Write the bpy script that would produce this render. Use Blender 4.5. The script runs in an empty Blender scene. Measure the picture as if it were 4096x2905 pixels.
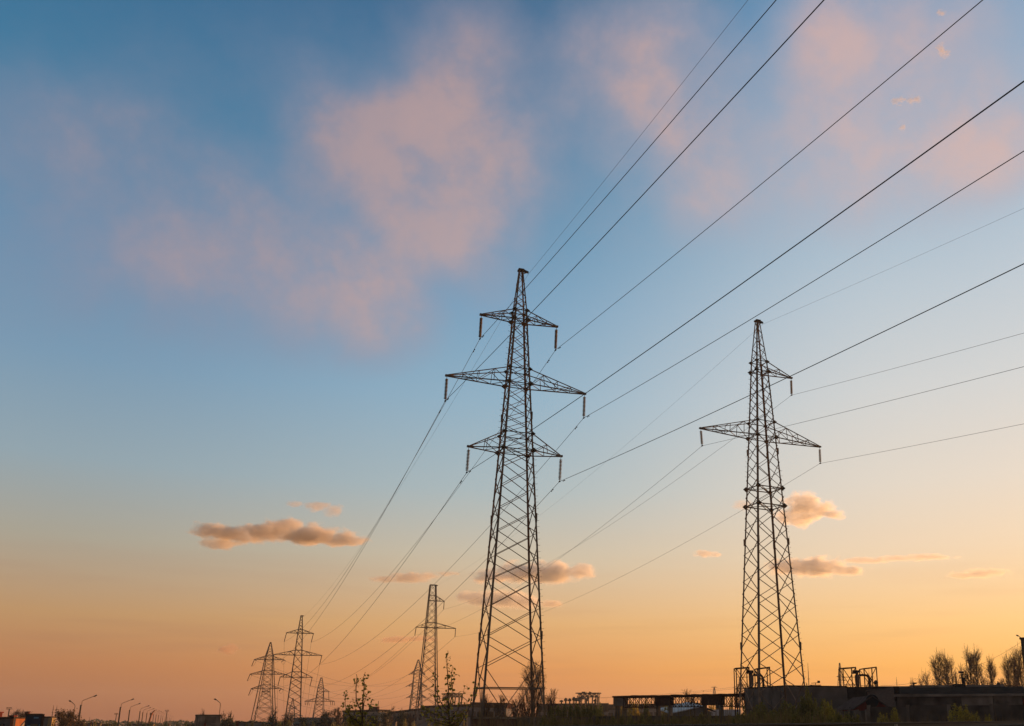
import bpy, bmesh, math, random
from math import radians as R, sin, cos, pi, sqrt, atan2, asin
from mathutils import Vector as V, Matrix

sc = bpy.context.scene
COL = sc.collection

# ------------------------------------------------------------------ camera
F, CX, CY, PITCH, EYE = 3727.0, 2470.0, 1900.0, 14.73, 1.6     # focal length and principal point in pixels of the 4096 wide photo
cam = bpy.data.cameras.new('camera')
cam_ob = bpy.data.objects.new('camera', cam)
COL.objects.link(cam_ob)
cam.sensor_width = 36.0
cam.lens = 36.0 * F / 4096.0
cam.shift_x = -(CX - 2048.0) / 4096.0
cam.shift_y = (CY - 1452.5) / 4096.0
cam.clip_start, cam.clip_end = 0.5, 30000.0
cam_ob.location = (0, 0, EYE)
cam_ob.rotation_euler = (R(90 + PITCH), 0, 0)
sc.camera = cam_ob
_cp, _sp = cos(R(PITCH)), sin(R(PITCH))


def ray(px, py):
    xr, yr = (px - CX) / F, (CY - py) / F
    return V((xr, _cp - yr * _sp, _sp + yr * _cp))


def at(px, py, Y):
    """the point at forward distance Y that stands at this place of the photo"""
    d = ray(px, py)
    return V((0, 0, EYE)) + d * (Y / d.y)


def proj(p):
    """where a point of the scene stands in the photo"""
    x, y, z = p[0], p[1], p[2] - EYE
    f = y * _cp + z * _sp
    u = -y * _sp + z * _cp
    return (CX + F * x / f, CY - F * u / f)


def lin(c):
    return tuple((v / 255.0 / 12.92) if v <= 10 else ((v / 255.0 + 0.055) / 1.055) ** 2.4 for v in c)


# ------------------------------------------------------------------ light
SUN_EL, SUN_AZ = 3.2, 38.0
sc.view_settings.view_transform = 'Standard'
sc.view_settings.look = 'None'
sc.view_settings.exposure = 0.0
sc.view_settings.gamma = 1.0
sc.view_settings.use_curve_mapping = False
sc.cycles.max_bounces = 8
sc.cycles.diffuse_bounces = 2
sc.cycles.glossy_bounces = 2
sc.cycles.transparent_max_bounces = 16
sc.cycles.volume_bounces = 8
sc.cycles.use_denoising = True
sc.cycles.volume_step_rate = 0.5
sc.cycles.volume_max_steps = 128
sc.cycles.use_adaptive_sampling = True
sc.cycles.adaptive_threshold = 0.004
sc.cycles.adaptive_min_samples = 24

sun = bpy.data.lights.new('sun', 'SUN')
sun.energy = 5.0
sun.angle = R(0.5)
sun.color = (1.0, 0.47, 0.17)
sun_ob = bpy.data.objects.new('sun', sun)
COL.objects.link(sun_ob)
_sd = V((sin(R(SUN_AZ)) * cos(R(SUN_EL)), cos(R(SUN_AZ)) * cos(R(SUN_EL)), sin(R(SUN_EL))))
sun_ob.rotation_euler = _sd.to_track_quat('Z', 'Y').to_euler()
sun_ob.location = (300, 280, 60)

world = bpy.data.worlds.new('World')
sc.world = world
world.use_nodes = True
world.cycles.sampling_method = 'MANUAL'
world.cycles.sample_map_resolution = 512


def build_sky():
    nt = world.node_tree
    N, L = nt.nodes, nt.links
    bg = N['Background']

    def put(sock, v):
        if isinstance(v, (int, float)):
            sock.default_value = v
        elif isinstance(v, (tuple, list)):
            sock.default_value = v if len(v) == len(sock.default_value) else tuple(v) + (1.0,)
        else:
            L.new(v, sock)

    def m(op, a, b=0.0, clamp=False):
        n = N.new('ShaderNodeMath'); n.operation = op; n.use_clamp = clamp
        put(n.inputs[0], a); put(n.inputs[1], b)
        return n.outputs[0]

    def mixc(f, a, b):
        n = N.new('ShaderNodeMix'); n.data_type = 'RGBA'; n.clamp_factor = True
        put(n.inputs['Factor'], f); put(n.inputs[6], a); put(n.inputs[7], b)
        return n.outputs[2]

    def smooth(v, lo, hi, a=0.0, b=1.0):
        n = N.new('ShaderNodeMapRange'); n.interpolation_type = 'SMOOTHSTEP'
        put(n.inputs[0], v)
        for k, q in zip((1, 2, 3, 4), (lo, hi, a, b)):
            n.inputs[k].default_value = q
        return n.outputs[0]

    def ramp(v, stops, interp='LINEAR'):
        n = N.new('ShaderNodeValToRGB'); cr = n.color_ramp; cr.interpolation = interp
        while len(cr.elements) < len(stops):
            cr.elements.new(0.5)
        for e, (p, c) in zip(cr.elements, stops):
            e.position = p; e.color = tuple(c) + (1.0,)
        put(n.inputs[0], v)
        return n.outputs[0]

    tc = N.new('ShaderNodeTexCoord')
    nrm = N.new('ShaderNodeVectorMath'); nrm.operation = 'NORMALIZE'
    L.new(tc.outputs['Generated'], nrm.inputs[0])
    D = nrm.outputs[0]
    sep = N.new('ShaderNodeSeparateXYZ'); L.new(D, sep.inputs[0])
    az = m('ARCTAN2', sep.outputs[0], sep.outputs[1])
    el = m('ARCSINE', sep.outputs[2])
    elr = m('DIVIDE', el, R(55.0), True)

    def E(y):                       # photo row (in 2290 px) -> position on the 45 degree elevation ramp
        d = ray(CX, y * 1.7887).normalized()
        return max(0.0, asin(d.z) / R(55))

    rows = (1602, 1500, 1400, 1250, 1100, 900, 700, 400, 50)
    left = ((160, 93, 64), (187, 123, 80), (191, 148, 104), (170, 165, 150), (146, 167, 178), (120, 155, 182), (99, 144, 177), (64, 124, 160), (52, 104, 144))
    mid = ((197, 116, 70), (223, 147, 84), (225, 173, 115), (206, 192, 168), (172, 188, 192), (146, 180, 201), (122, 164, 194), (79, 136, 172), (55, 108, 147))
    right = ((236, 145, 74), (252, 180, 90), (251, 201, 134), (240, 214, 182), (227, 217, 203), (210, 213, 213), (189, 203, 213), (150, 181, 205), (112, 154, 190))
    sunny = ((255, 170, 88), (255, 205, 116), (255, 218, 155), (250, 226, 190), (240, 224, 208), (222, 222, 220), (205, 212, 220), (170, 192, 212), (130, 168, 200))
    east = ((98, 80, 70), (115, 94, 84), (119, 103, 96), (112, 103, 101), (101, 97, 101), (89, 91, 101), (78, 85, 99), (68, 77, 96), (58, 70, 94))
    cols = []
    for c in (left, mid, right, sunny, east):
        stops = [(E(y), lin(k)) for y, k in zip(rows, c)] + [(1.0, tuple(v * w_ for v, w_ in zip(lin(c[-1]), (.50, .40, .32))))]
        cols.append(ramp(elr, stops))
    sky = mixc(smooth(az, R(-33), R(-4)), cols[0], cols[1])
    sky = mixc(smooth(az, R(-9), R(19.5)), sky, cols[2])
    sky = mixc(smooth(az, R(16), R(48)), sky, cols[3])
    aabs = m('ABSOLUTE', m('SUBTRACT', az, R(8.0)))
    sky = mixc(smooth(aabs, R(48), R(110)), sky, cols[4])

    st = N.new('ShaderNodeTexSky'); st.sky_type = 'NISHITA'; st.sun_disc = False
    st.sun_elevation = R(SUN_EL); st.sun_rotation = R(SUN_AZ)
    st.air_density, st.dust_density, st.ozone_density = 1.3, 1.5, 1.5
    nis = N.new('ShaderNodeVectorMath'); nis.operation = 'SCALE'
    L.new(st.outputs[0], nis.inputs[0]); nis.inputs[3].default_value = 0.24
    sky = mixc(0.06, sky, nis.outputs[0])

    # high thin cloud: soft patches set by direction (azimuth, elevation), broken up by noise
    def noise(scale, detail, rough, off):
        n = N.new('ShaderNodeTexNoise'); n.inputs['Scale'].default_value = scale
        n.inputs['Detail'].default_value = detail; n.inputs['Roughness'].default_value = rough
        o = N.new('ShaderNodeVectorMath'); o.operation = 'ADD'; o.inputs[1].default_value = off
        L.new(D, o.inputs[0]); L.new(o.outputs[0], n.inputs['Vector'])
        return n
    nw = noise(6.0, 3.0, 0.5, (3.1, 0.2, 1.7))
    sw = N.new('ShaderNodeSeparateColor'); L.new(nw.outputs['Color'], sw.inputs[0])
    wa = m('ADD', az, m('MULTIPLY', m('SUBTRACT', sw.outputs[0], 0.5), 0.075))
    we = m('ADD', el, m('MULTIPLY', m('SUBTRACT', sw.outputs[1], 0.5), 0.07))
    comb = N.new('ShaderNodeCombineXYZ'); L.new(wa, comb.inputs[0]); L.new(we, comb.inputs[1])

    def ang(vx, vy):
        d = ray(vx * 1.7887, vy * 1.7887).normalized()
        return atan2(d.x, d.y), asin(d.z)

    blobs = ((505, 325, 95, 55, 0, .7), (735, 330, 85, 60, 30, .5), (850, 400, 160, 62, 35, .75), (1030, 130, 110, 135, 10, 1.0), (1010, 270, 120, 90, 0, .8),
             (700, 225, 85, 60, 20, .5), (885, 260, 100, 50, 0, .5), (1090, 470, 85, 130, 0, .95), (1180, 330, 75, 150, 0, .7), (850, 670, 95, 105, -10, 1.9),
             (690, 715, 120, 65, 20, .45), (450, 470, 220, 90, 15, .34), (330, 600, 140, 65, 0, .4), (110, 330, 150, 100, 0, .38), (560, 620, 190, 110, 10, .5),
             (940, 500, 140, 70, 20, .8), (960, 345, 120, 100, 0, 1.15), (995, 358, 75, 60, 0, .7), (980, 260, 60, 60, 0, .35), (620, 450, 130, 80, 20, .26), (250, 270, 110, 60, 0, .3), (100, 560, 160, 120, 0, .26),
             (1440, 175, 130, 130, 10, 1.45), (1490, 290, 90, 130, -15, .8), (1570, 430, 80, 90, 0, .75), (1960, 125, 160, 130, 20, .88), (1815, 150, 90, 130, 0, .6),
             (1945, 330, 110, 120, 0, .65), (1760, 330, 140, 75, 0, .45), (1900, 430, 230, 80, 0, .5), (2240, 240, 120, 110, 0, .85), (2210, 340, 110, 80, 0, .8),
             (1420, 45, 120, 60, 0, .55), (1670, 390, 130, 90, 0, .35), (1300, 90, 80, 90, 0, .25), (2090, 60, 120, 60, 0, .4), (1850, 30, 100, 50, 0, .55))
    blobs = blobs + ((600, 420, 420, 260, 15, .32), (950, 330, 330, 300, 0, .30), (300, 500, 380, 240, 0, .28), (1900, 250, 420, 300, 0, .27), (1480, 230, 200, 260, 0, .14))
    dens = None
    for (bx, by, rx, ry, rot, amp) in blobs:
        a0, e0 = ang(bx, by)
        k = 1.7887 / F * 0.93
        mp = N.new('ShaderNodeMapping'); mp.vector_type = 'TEXTURE'
        mp.inputs['Location'].default_value = (a0, e0, 0)
        mp.inputs['Rotation'].default_value = (0, 0, R(-rot))
        mp.inputs['Scale'].default_value = (rx * k * 2.05 / cos(e0), ry * k * 2.05, 1)
        L.new(comb.outputs[0], mp.inputs[0])
        g = N.new('ShaderNodeTexGradient'); g.gradient_type = 'SPHERICAL'
        L.new(mp.outputs[0], g.inputs[0])
        v = m('MULTIPLY', smooth(g.outputs[1], 0.0, 1.0), amp)
        dens = v if dens is None else m('MAXIMUM', dens, v) if False else m('ADD', dens, v)
    nf = noise(9.0, 5.0, 0.54, (0.4, 5.0, 2.0))
    dens = m('MULTIPLY', dens, smooth(nf.outputs[0], 0.28, 0.72, 0.48, 1.24))
    nf2 = noise(27.0, 5.0, 0.6, (7.4, 1.0, 3.0))
    dens = m('MULTIPLY', dens, smooth(nf2.outputs[0], 0.28, 0.72, 0.84, 1.14))
    veil = m('SUBTRACT', 1.0, m('POWER', 2.71828, m('MULTIPLY', m('MAXIMUM', m('SUBTRACT', dens, 0.10), 0.0), -1.0)))
    pink = mixc(smooth(az, R(-30), R(18)), lin((140, 141, 162)), lin((190, 174, 180)))
    glow = mixc(smooth(az, R(-30), R(18)), lin((184, 154, 152)), lin((222, 180, 166)))
    vcol = mixc(smooth(dens, 0.4, 2.2), pink, glow)
    sky = mixc(m('MULTIPLY', veil, 0.80), sky, vcol)

    # faint level streaks of haze low in the sky
    hv = N.new('ShaderNodeVectorMath'); hv.operation = 'MULTIPLY'; hv.inputs[1].default_value = (1.0, 1.0, 14.0); L.new(D, hv.inputs[0])
    hn = N.new('ShaderNodeTexNoise'); hn.inputs['Scale'].default_value = 5.0; hn.inputs['Detail'].default_value = 4.0; L.new(hv.outputs[0], hn.inputs['Vector'])
    hs = m('MULTIPLY', smooth(hn.outputs[0], 0.48, 0.72), smooth(el, R(1.0), R(13.0), 0.16, 0.0))
    sky = mixc(hs, sky, mixc(smooth(az, R(-30), R(20)), lin((150, 104, 90)), lin((205, 140, 96))))
    # below the horizon
    sky = mixc(smooth(el, R(-2.0), R(-0.3)), (0.02, 0.016, 0.013), sky)
    L.new(sky, bg.inputs[0])
    bg.inputs[1].default_value = 1.0


build_sky()


# ------------------------------------------------------------------ mesh and naming helpers
RNG = random.Random(7)


class MB:
    """collects shapes, then builds them as one mesh object"""
    def __init__(self):
        self.v, self.f = [], []

    def quad(self, a, b, c, d):
        n = len(self.v); self.v += [tuple(a), tuple(b), tuple(c), tuple(d)]; self.f.append((n, n + 1, n + 2, n + 3))

    def poly(self, pts):
        n = len(self.v); self.v += [tuple(p) for p in pts]; self.f.append(tuple(range(n, n + len(pts))))

    def prism(self, pts, off):
        """a closed outline pts pushed along off"""
        off = V(off); n = len(self.v); k = len(pts)
        self.v += [tuple(p) for p in pts] + [tuple(V(p) + off) for p in pts]
        self.f.append(tuple(range(n + k - 1, n - 1, -1))); self.f.append(tuple(range(n + k, n + 2 * k)))
        for i in range(k):
            j = (i + 1) % k
            self.f.append((n + i, n + j, n + k + j, n + k + i))

    def box(self, c, s, rz=0.0, rx=0.0):
        c = V(c); M = Matrix.Rotation(rz, 3, 'Z') @ Matrix.Rotation(rx, 3, 'X')
        n = len(self.v)
        for z in (-.5, .5):
            for x, y in ((-.5, -.5), (.5, -.5), (.5, .5), (-.5, .5)):
                self.v.append(tuple(c + M @ V((x * s[0], y * s[1], z * s[2]))))
        for q in ((3, 2, 1, 0), (4, 5, 6, 7), (0, 1, 5, 4), (1, 2, 6, 5), (2, 3, 7, 6), (3, 0, 4, 7)):
            self.f.append(tuple(n + i for i in q))

    def bar(self, a, b, w, h=None):
        a, b = V(a), V(b); h = h or w; d = b - a
        if d.length < 1e-6: return
        d.normalize(); up = V((0, 0, 1)) if abs(d.z) < .95 else V((1, 0, 0))
        s = d.cross(up).normalized(); u = s.cross(d).normalized()
        n = len(self.v)
        for p in (a, b):
            for i, j in ((-1, -1), (1, -1), (1, 1), (-1, 1)):
                self.v.append(tuple(p + s * (i * w / 2) + u * (j * h / 2)))
        for q in ((3, 2, 1, 0), (4, 5, 6, 7), (0, 1, 5, 4), (1, 2, 6, 5), (2, 3, 7, 6), (3, 0, 4, 7)):
            self.f.append(tuple(n + i for i in q))

    def angle(self, a, b, w, sx, sy, t=.018):
        """a steel angle from a to b with its two flanges towards sx and sy"""
        a, b = V(a), V(b)
        sx, sy = V(sx), V(sy)
        prof = [V((0, 0, 0)), sx * w, sx * w + sy * t, sx * t + sy * t, sx * t + sy * w, sy * w]
        self.prism([a + p for p in prof], b - a)

    def tube(self, pts, r, n=6, cap=True):
        pts = [V(p) for p in pts]; k = len(pts)
        rr = r if isinstance(r, (list, tuple)) else [r] * k
        base = len(self.v); ref = None
        for i, p in enumerate(pts):
            d = (pts[min(i + 1, k - 1)] - pts[max(i - 1, 0)])
            d = d.normalized() if d.length > 1e-9 else V((0, 0, 1))
            if ref is None:
                ref = V((1, 0, 0)) if abs(d.x) < .8 else V((0, 1, 0))
            s = (ref - d * ref.dot(d)).normalized(); ref = s; u = d.cross(s)
            for j in range(n):
                t = 2 * pi * j / n
                self.v.append(tuple(p + s * (cos(t) * rr[i]) + u * (sin(t) * rr[i])))
        for i in range(k - 1):
            for j in range(n):
                q = (j + 1) % n
                self.f.append((base + i * n + j, base + i * n + q, base + (i + 1) * n + q, base + (i + 1) * n + j))
        if cap:
            self.f.append(tuple(base + j for j in range(n - 1, -1, -1)))
            self.f.append(tuple(base + (k - 1) * n + j for j in range(n)))

    def lathe(self, prof, n=12, c=(0, 0, 0)):
        c = V(c); base = len(self.v)
        for r, z in prof:
            for j in range(n):
                t = 2 * pi * j / n
                self.v.append((c.x + r * cos(t), c.y + r * sin(t), c.z + z))
        for i in range(len(prof) - 1):
            for j in range(n):
                q = (j + 1) % n
                self.f.append((base + i * n + j, base + i * n + q, base + (i + 1) * n + q, base + (i + 1) * n + j))

    def build(self, name, mat, parent=None, smooth=False):
        me = bpy.data.meshes.new(name)
        me.from_pydata(self.v, [], self.f)
        me.materials.append(mat)
        if smooth:
            me.polygons.foreach_set('use_smooth', [True] * len(me.polygons))
        me.update()
        o = bpy.data.objects.new(name, me)
        COL.objects.link(o)
        if parent is not None:
            o.parent = parent
        return o


def tag(o, label=None, cat=None, group=None, kind=None):
    if label: o['label'] = label
    if cat: o['category'] = cat
    if group: o['group'] = group
    if kind: o['kind'] = kind
    return o


def thing(name, label, cat, loc=(0, 0, 0), rz=0.0, group=None):
    o = bpy.data.objects.new(name, None)
    o.empty_display_size = .3
    COL.objects.link(o)
    o.location = loc; o.rotation_euler = (0, 0, rz)
    return tag(o, label, cat, group)


def dup(root, loc, rz=None, label=None, scale=None, group=None):
    r = root.copy(); COL.objects.link(r); r.location = loc
    if rz is not None: r.rotation_euler = (0, 0, rz)
    if scale is not None: r.scale = (scale,) * 3 if isinstance(scale, (int, float)) else scale
    if label: r['label'] = label
    if group: r['group'] = group
    for ch in list(root.children):
        c = ch.copy(); COL.objects.link(c); c.parent = r
        for g in list(ch.children):
            d = g.copy(); COL.objects.link(d); d.parent = c
    return r


def mat(name, col, rough=.8, var=.25, scale=3.0, metal=0.0, col2=None, bump=0.0, trans=0.0, spec=None):
    m = bpy.data.materials.new(name); m.use_nodes = True
    nt = m.node_tree; N, L = nt.nodes, nt.links
    b = N['Principled BSDF']
    b.inputs['Roughness'].default_value = rough; b.inputs['Metallic'].default_value = metal
    b.inputs['Specular IOR Level'].default_value = spec if spec is not None else (0.0 if rough > .8 else .3)
    tc = N.new('ShaderNodeTexCoord')
    no = N.new('ShaderNodeTexNoise'); no.inputs['Scale'].default_value = scale; no.inputs['Detail'].default_value = 5
    L.new(tc.outputs['Object'], no.inputs['Vector'])
    rp = N.new('ShaderNodeValToRGB')
    c2 = col2 or tuple(c * (1 - var) for c in col)
    c1 = col if col2 else tuple(c * (1 + var) for c in col)
    rp.color_ramp.elements[0].color = tuple(c2) + (1,); rp.color_ramp.elements[0].position = .32
    rp.color_ramp.elements[1].color = tuple(c1) + (1,); rp.color_ramp.elements[1].position = .68
    L.new(no.outputs[0], rp.inputs[0])
    L.new(rp.outputs[0], b.inputs['Base Color'])
    if bump:
        bp = N.new('ShaderNodeBump'); bp.inputs['Strength'].default_value = bump; bp.inputs['Distance'].default_value = .05
        L.new(no.outputs[0], bp.inputs['Height']); L.new(bp.outputs[0], b.inputs['Normal'])
    if trans:
        t = N.new('ShaderNodeBsdfTranslucent'); L.new(rp.outputs[0], t.inputs[0])
        mx = N.new('ShaderNodeMixShader'); mx.inputs[0].default_value = trans
        L.new(b.outputs[0], mx.inputs[1]); L.new(t.outputs[0], mx.inputs[2])
        L.new(mx.outputs[0], N['Material Output'].inputs[0])
    return m


def brick_mat(name, c1, c2, mortar, scale, rough=.9):
    m = mat(name, c1, rough)
    N, L = m.node_tree.nodes, m.node_tree.links
    tc = N.new('ShaderNodeTexCoord')
    mp = N.new('ShaderNodeMapping'); mp.inputs['Rotation'].default_value = (R(90), 0, 0)
    L.new(tc.outputs['Object'], mp.inputs[0])
    bt = N.new('ShaderNodeTexBrick'); bt.inputs['Scale'].default_value = scale
    bt.inputs['Color1'].default_value = tuple(c1) + (1,); bt.inputs['Color2'].default_value = tuple(c2) + (1,)
    bt.inputs['Mortar'].default_value = tuple(mortar) + (1,)
    L.new(mp.outputs[0], bt.inputs['Vector'])
    L.new(bt.outputs[0], N['Principled BSDF'].inputs['Base Color'])
    return m


M = dict(
    steel=mat('weathered_steel', (.29, .195, .125), .7, .35, 1.5, .0),
    steel_far=mat('distant_steel', (.20, .15, .115), .75, .3, .5),
    gusset=mat('gusset_steel', (.10, .085, .06), .7, .3, 4),
    cable=mat('cable_aluminium', (.05, .05, .05), .6, .2, 3),
    glass=mat('insulator_glass', (.24, .165, .05), .6, .3, 8),
    iron=mat('cast_iron', (.03, .028, .026), .7, .2, 8),
    concrete=mat('weathered_concrete', (.25, .20, .155), .9, .45, .9, bump=.25),
    concrete_dark=mat('dark_concrete', (.15, .12, .095), .9, .5, .7, bump=.25),
    concrete_light=mat('pale_concrete', (.36, .29, .225), .9, .4, .6, bump=.2),
    clad=mat('steel_cladding', (.20, .165, .135), .9, .25, .8),
    roofing=mat('bitumen_roofing', (.060, .045, .036), .95, .3, 1.2, bump=.3),
    white=mat('white_paint', (.70, .70, .68), .7, .12, 1.5),
    rust=mat('rusty_iron', (.13, .055, .03), .85, .4, 3, col2=(.06, .03, .02)),
    redpaint=mat('red_board', (.20, .05, .035), .85, .3, 2),
    slate=mat('old_asbestos_sheet', (.13, .095, .08), .9, .3, 2),
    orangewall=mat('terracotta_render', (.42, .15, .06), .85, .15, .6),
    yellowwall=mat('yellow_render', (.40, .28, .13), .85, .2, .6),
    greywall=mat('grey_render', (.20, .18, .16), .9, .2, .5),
    panel=mat('grey_panel_wall', (.30, .27, .25), .9, .2, .3),
    greenwall=mat('green_render', (.26, .32, .28), .9, .2, .3),
    window=mat('window_glass', (.03, .035, .045), .12, .2, 2),
    brick=brick_mat('pale_brick', (.27, .20, .15), (.20, .15, .12), (.12, .11, .10), 3.2),
    redbrick=brick_mat('red_brick', (.26, .11, .07), (.18, .08, .055), (.14, .12, .11), 3.2),
    bark=mat('bark', (.055, .042, .032), .95, .3, 3),
    bark_warm=mat('young_bark', (.17, .11, .07), .9, .3, 6),
    twig=mat('twigs', (.15, .095, .055), .95, .3, 2),
    leaf=mat('green_leaves', (.28, .23, .05), .6, .35, .9, trans=.35),
    leaf_dark=mat('dark_green_leaves', (.065, .075, .025), .65, .4, .8, trans=.25),
    leaf_gold=mat('sapling_leaves', (.44, .34, .06), .55, .35, 5, trans=.65),
    leaf_brown=mat('budding_leaves', (.20, .125, .05), .7, .35, .8, trans=.35),
    straw=mat('dry_weed', (.27, .18, .08), .9, .35, 2, trans=.2),
    soil=mat('soil', (.07, .055, .04), .98, .35, .25, bump=.3),
    ballast=mat('ballast_stone', (.055, .045, .038), .95, .5, 14, bump=.8),
    rail=mat('rail_steel', (.022, .014, .011), .75, .4, 8),
    railtext=mat('chalk_paint', (.75, .74, .70), .8, .1, 20),
    poster=mat('dark_blue_poster', (.02, .035, .075), .6, .3, .4),
    poster_light=mat('pale_blue_print', (.16, .30, .42), .6, .2, 2),
    poster_gold=mat('brown_print', (.14, .10, .06), .6, .2, 2),
)


def ground_z(Y):
    t = min(1, max(0, (Y - 60) / 200.0))
    return -10.0 * t * t * (3 - 2 * t)


def zat(py, Y):
    return at(CX, py, Y).z


# ------------------------------------------------------------------ ground, rail
def build_ground():
    mb = MB()
    ys = [-60, -20, 0, 20, 40, 60, 80, 100, 130, 160, 200, 260, 400, 800, 2000]
    xs = [-1700, -1000, -400, -200, -100, -50, 0, 50, 100, 200, 400, 1000, 1700]
    for j in range(len(ys) - 1):
        for i in range(len(xs) - 1):
            a, b, c, d = xs[i], xs[i + 1], ys[j], ys[j + 1]
            mb.quad((a, c, ground_z(c)), (b, c, ground_z(c)), (b, d, ground_z(d)), (a, d, ground_z(d)))
    tag(mb.build('ground', M['soil']), kind='structure')
    # railway embankment and its rail, which runs from near left to far right
    P0, P1 = V((-.75, 10, 0)), V((29, 66, 0))
    d = (P1 - P0).normalized(); nrm = V((d.y, -d.x, 0))
    prof = ((-8.0, -.3), (-3.2, 1.24), (-1.6, 1.31), (6.5, 1.31), (9.5, -.3))
    e = MB()
    S = [-40 + 6 * k for k in range(30)]
    for i in range(len(S) - 1):
        for k in range(len(prof) - 1):
            q = []
            for s, (o, z) in ((S[i], prof[k]), (S[i], prof[k + 1]), (S[i + 1], prof[k + 1]), (S[i + 1], prof[k])):
                q.append(P0 + d * s + nrm * o + V((0, 0, z - (0.0 if s < 90 else (s - 90) * .03))))
            e.quad(*q)
    tag(e.build('embankment', M['ballast']), kind='structure')
    rail = thing('rail', 'rusty black rail running along the bottom edge, marked +32 in white', 'rail', P0 + V((0, 0, 1.355)))
    rz = atan2(d.y, d.x)
    rail.rotation_euler = (0, 0, rz)
    r = MB()
    out = [(-.075, 0), (.075, 0), (.075, .012), (.012, .03), (.010, .135), (.036, .15), (.036, .180), (.030, .186), (-.030, .186), (-.036, .180), (-.036, .15), (-.010, .135), (-.012, .03), (-.075, .012)]
    r.prism([(-30, y, z) for y, z in out], (130, 0, 0))
    r.build('running_rail', M['rail'], rail)
    s = MB()
    for k in range(-40, 140):
        s.box((k * .62, .75, -.10), (.24, 2.7, .16))
    s.build('sleepers', M['concrete_dark'], rail)
    # painted marking
    tx = at(3570, 2899, 25)
    sx = (tx - (P0 + V((0, 0, 1.355)))).dot(d)
    cu = bpy.data.curves.new('marking', 'FONT'); cu.body = '+32'; cu.size = .07; cu.extrude = .001; cu.align_x = 'CENTER'
    t = bpy.data.objects.new('marking', cu); COL.objects.link(t)
    t.parent = rail; t.location = (sx, -.0125, .086); t.rotation_euler = (R(90), 0, 0); t.scale = (4.2, 1.15, 1)
    me = bpy.data.meshes.new_from_object(t.evaluated_get(bpy.context.evaluated_depsgraph_get()))
    bpy.data.objects.remove(t)
    t = bpy.data.objects.new('painted_marking', me); COL.objects.link(t); me.materials.clear(); me.materials.append(M['railtext'])
    t.parent = rail; t.location = (sx, -.0125, .086); t.rotation_euler = (R(90), 0, 0); t.scale = (4.2, 1.15, 1)


build_ground()


# ------------------------------------------------------------------ lattice pylons
_pg = MB(); _pg.tube([(0, 0, 0), (.19, 0, 0), (.22, 0, .05)], .013, 4)
_po = _pg.build('climbing_peg', M['iron']); PEG_ME = _po.data; bpy.data.objects.remove(_po)


def peg(p, leg, rz):
    o = bpy.data.objects.new('climbing_peg', PEG_ME); COL.objects.link(o); o.parent = leg
    o.location = p; o.rotation_euler = (0, 0, rz)


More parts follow.
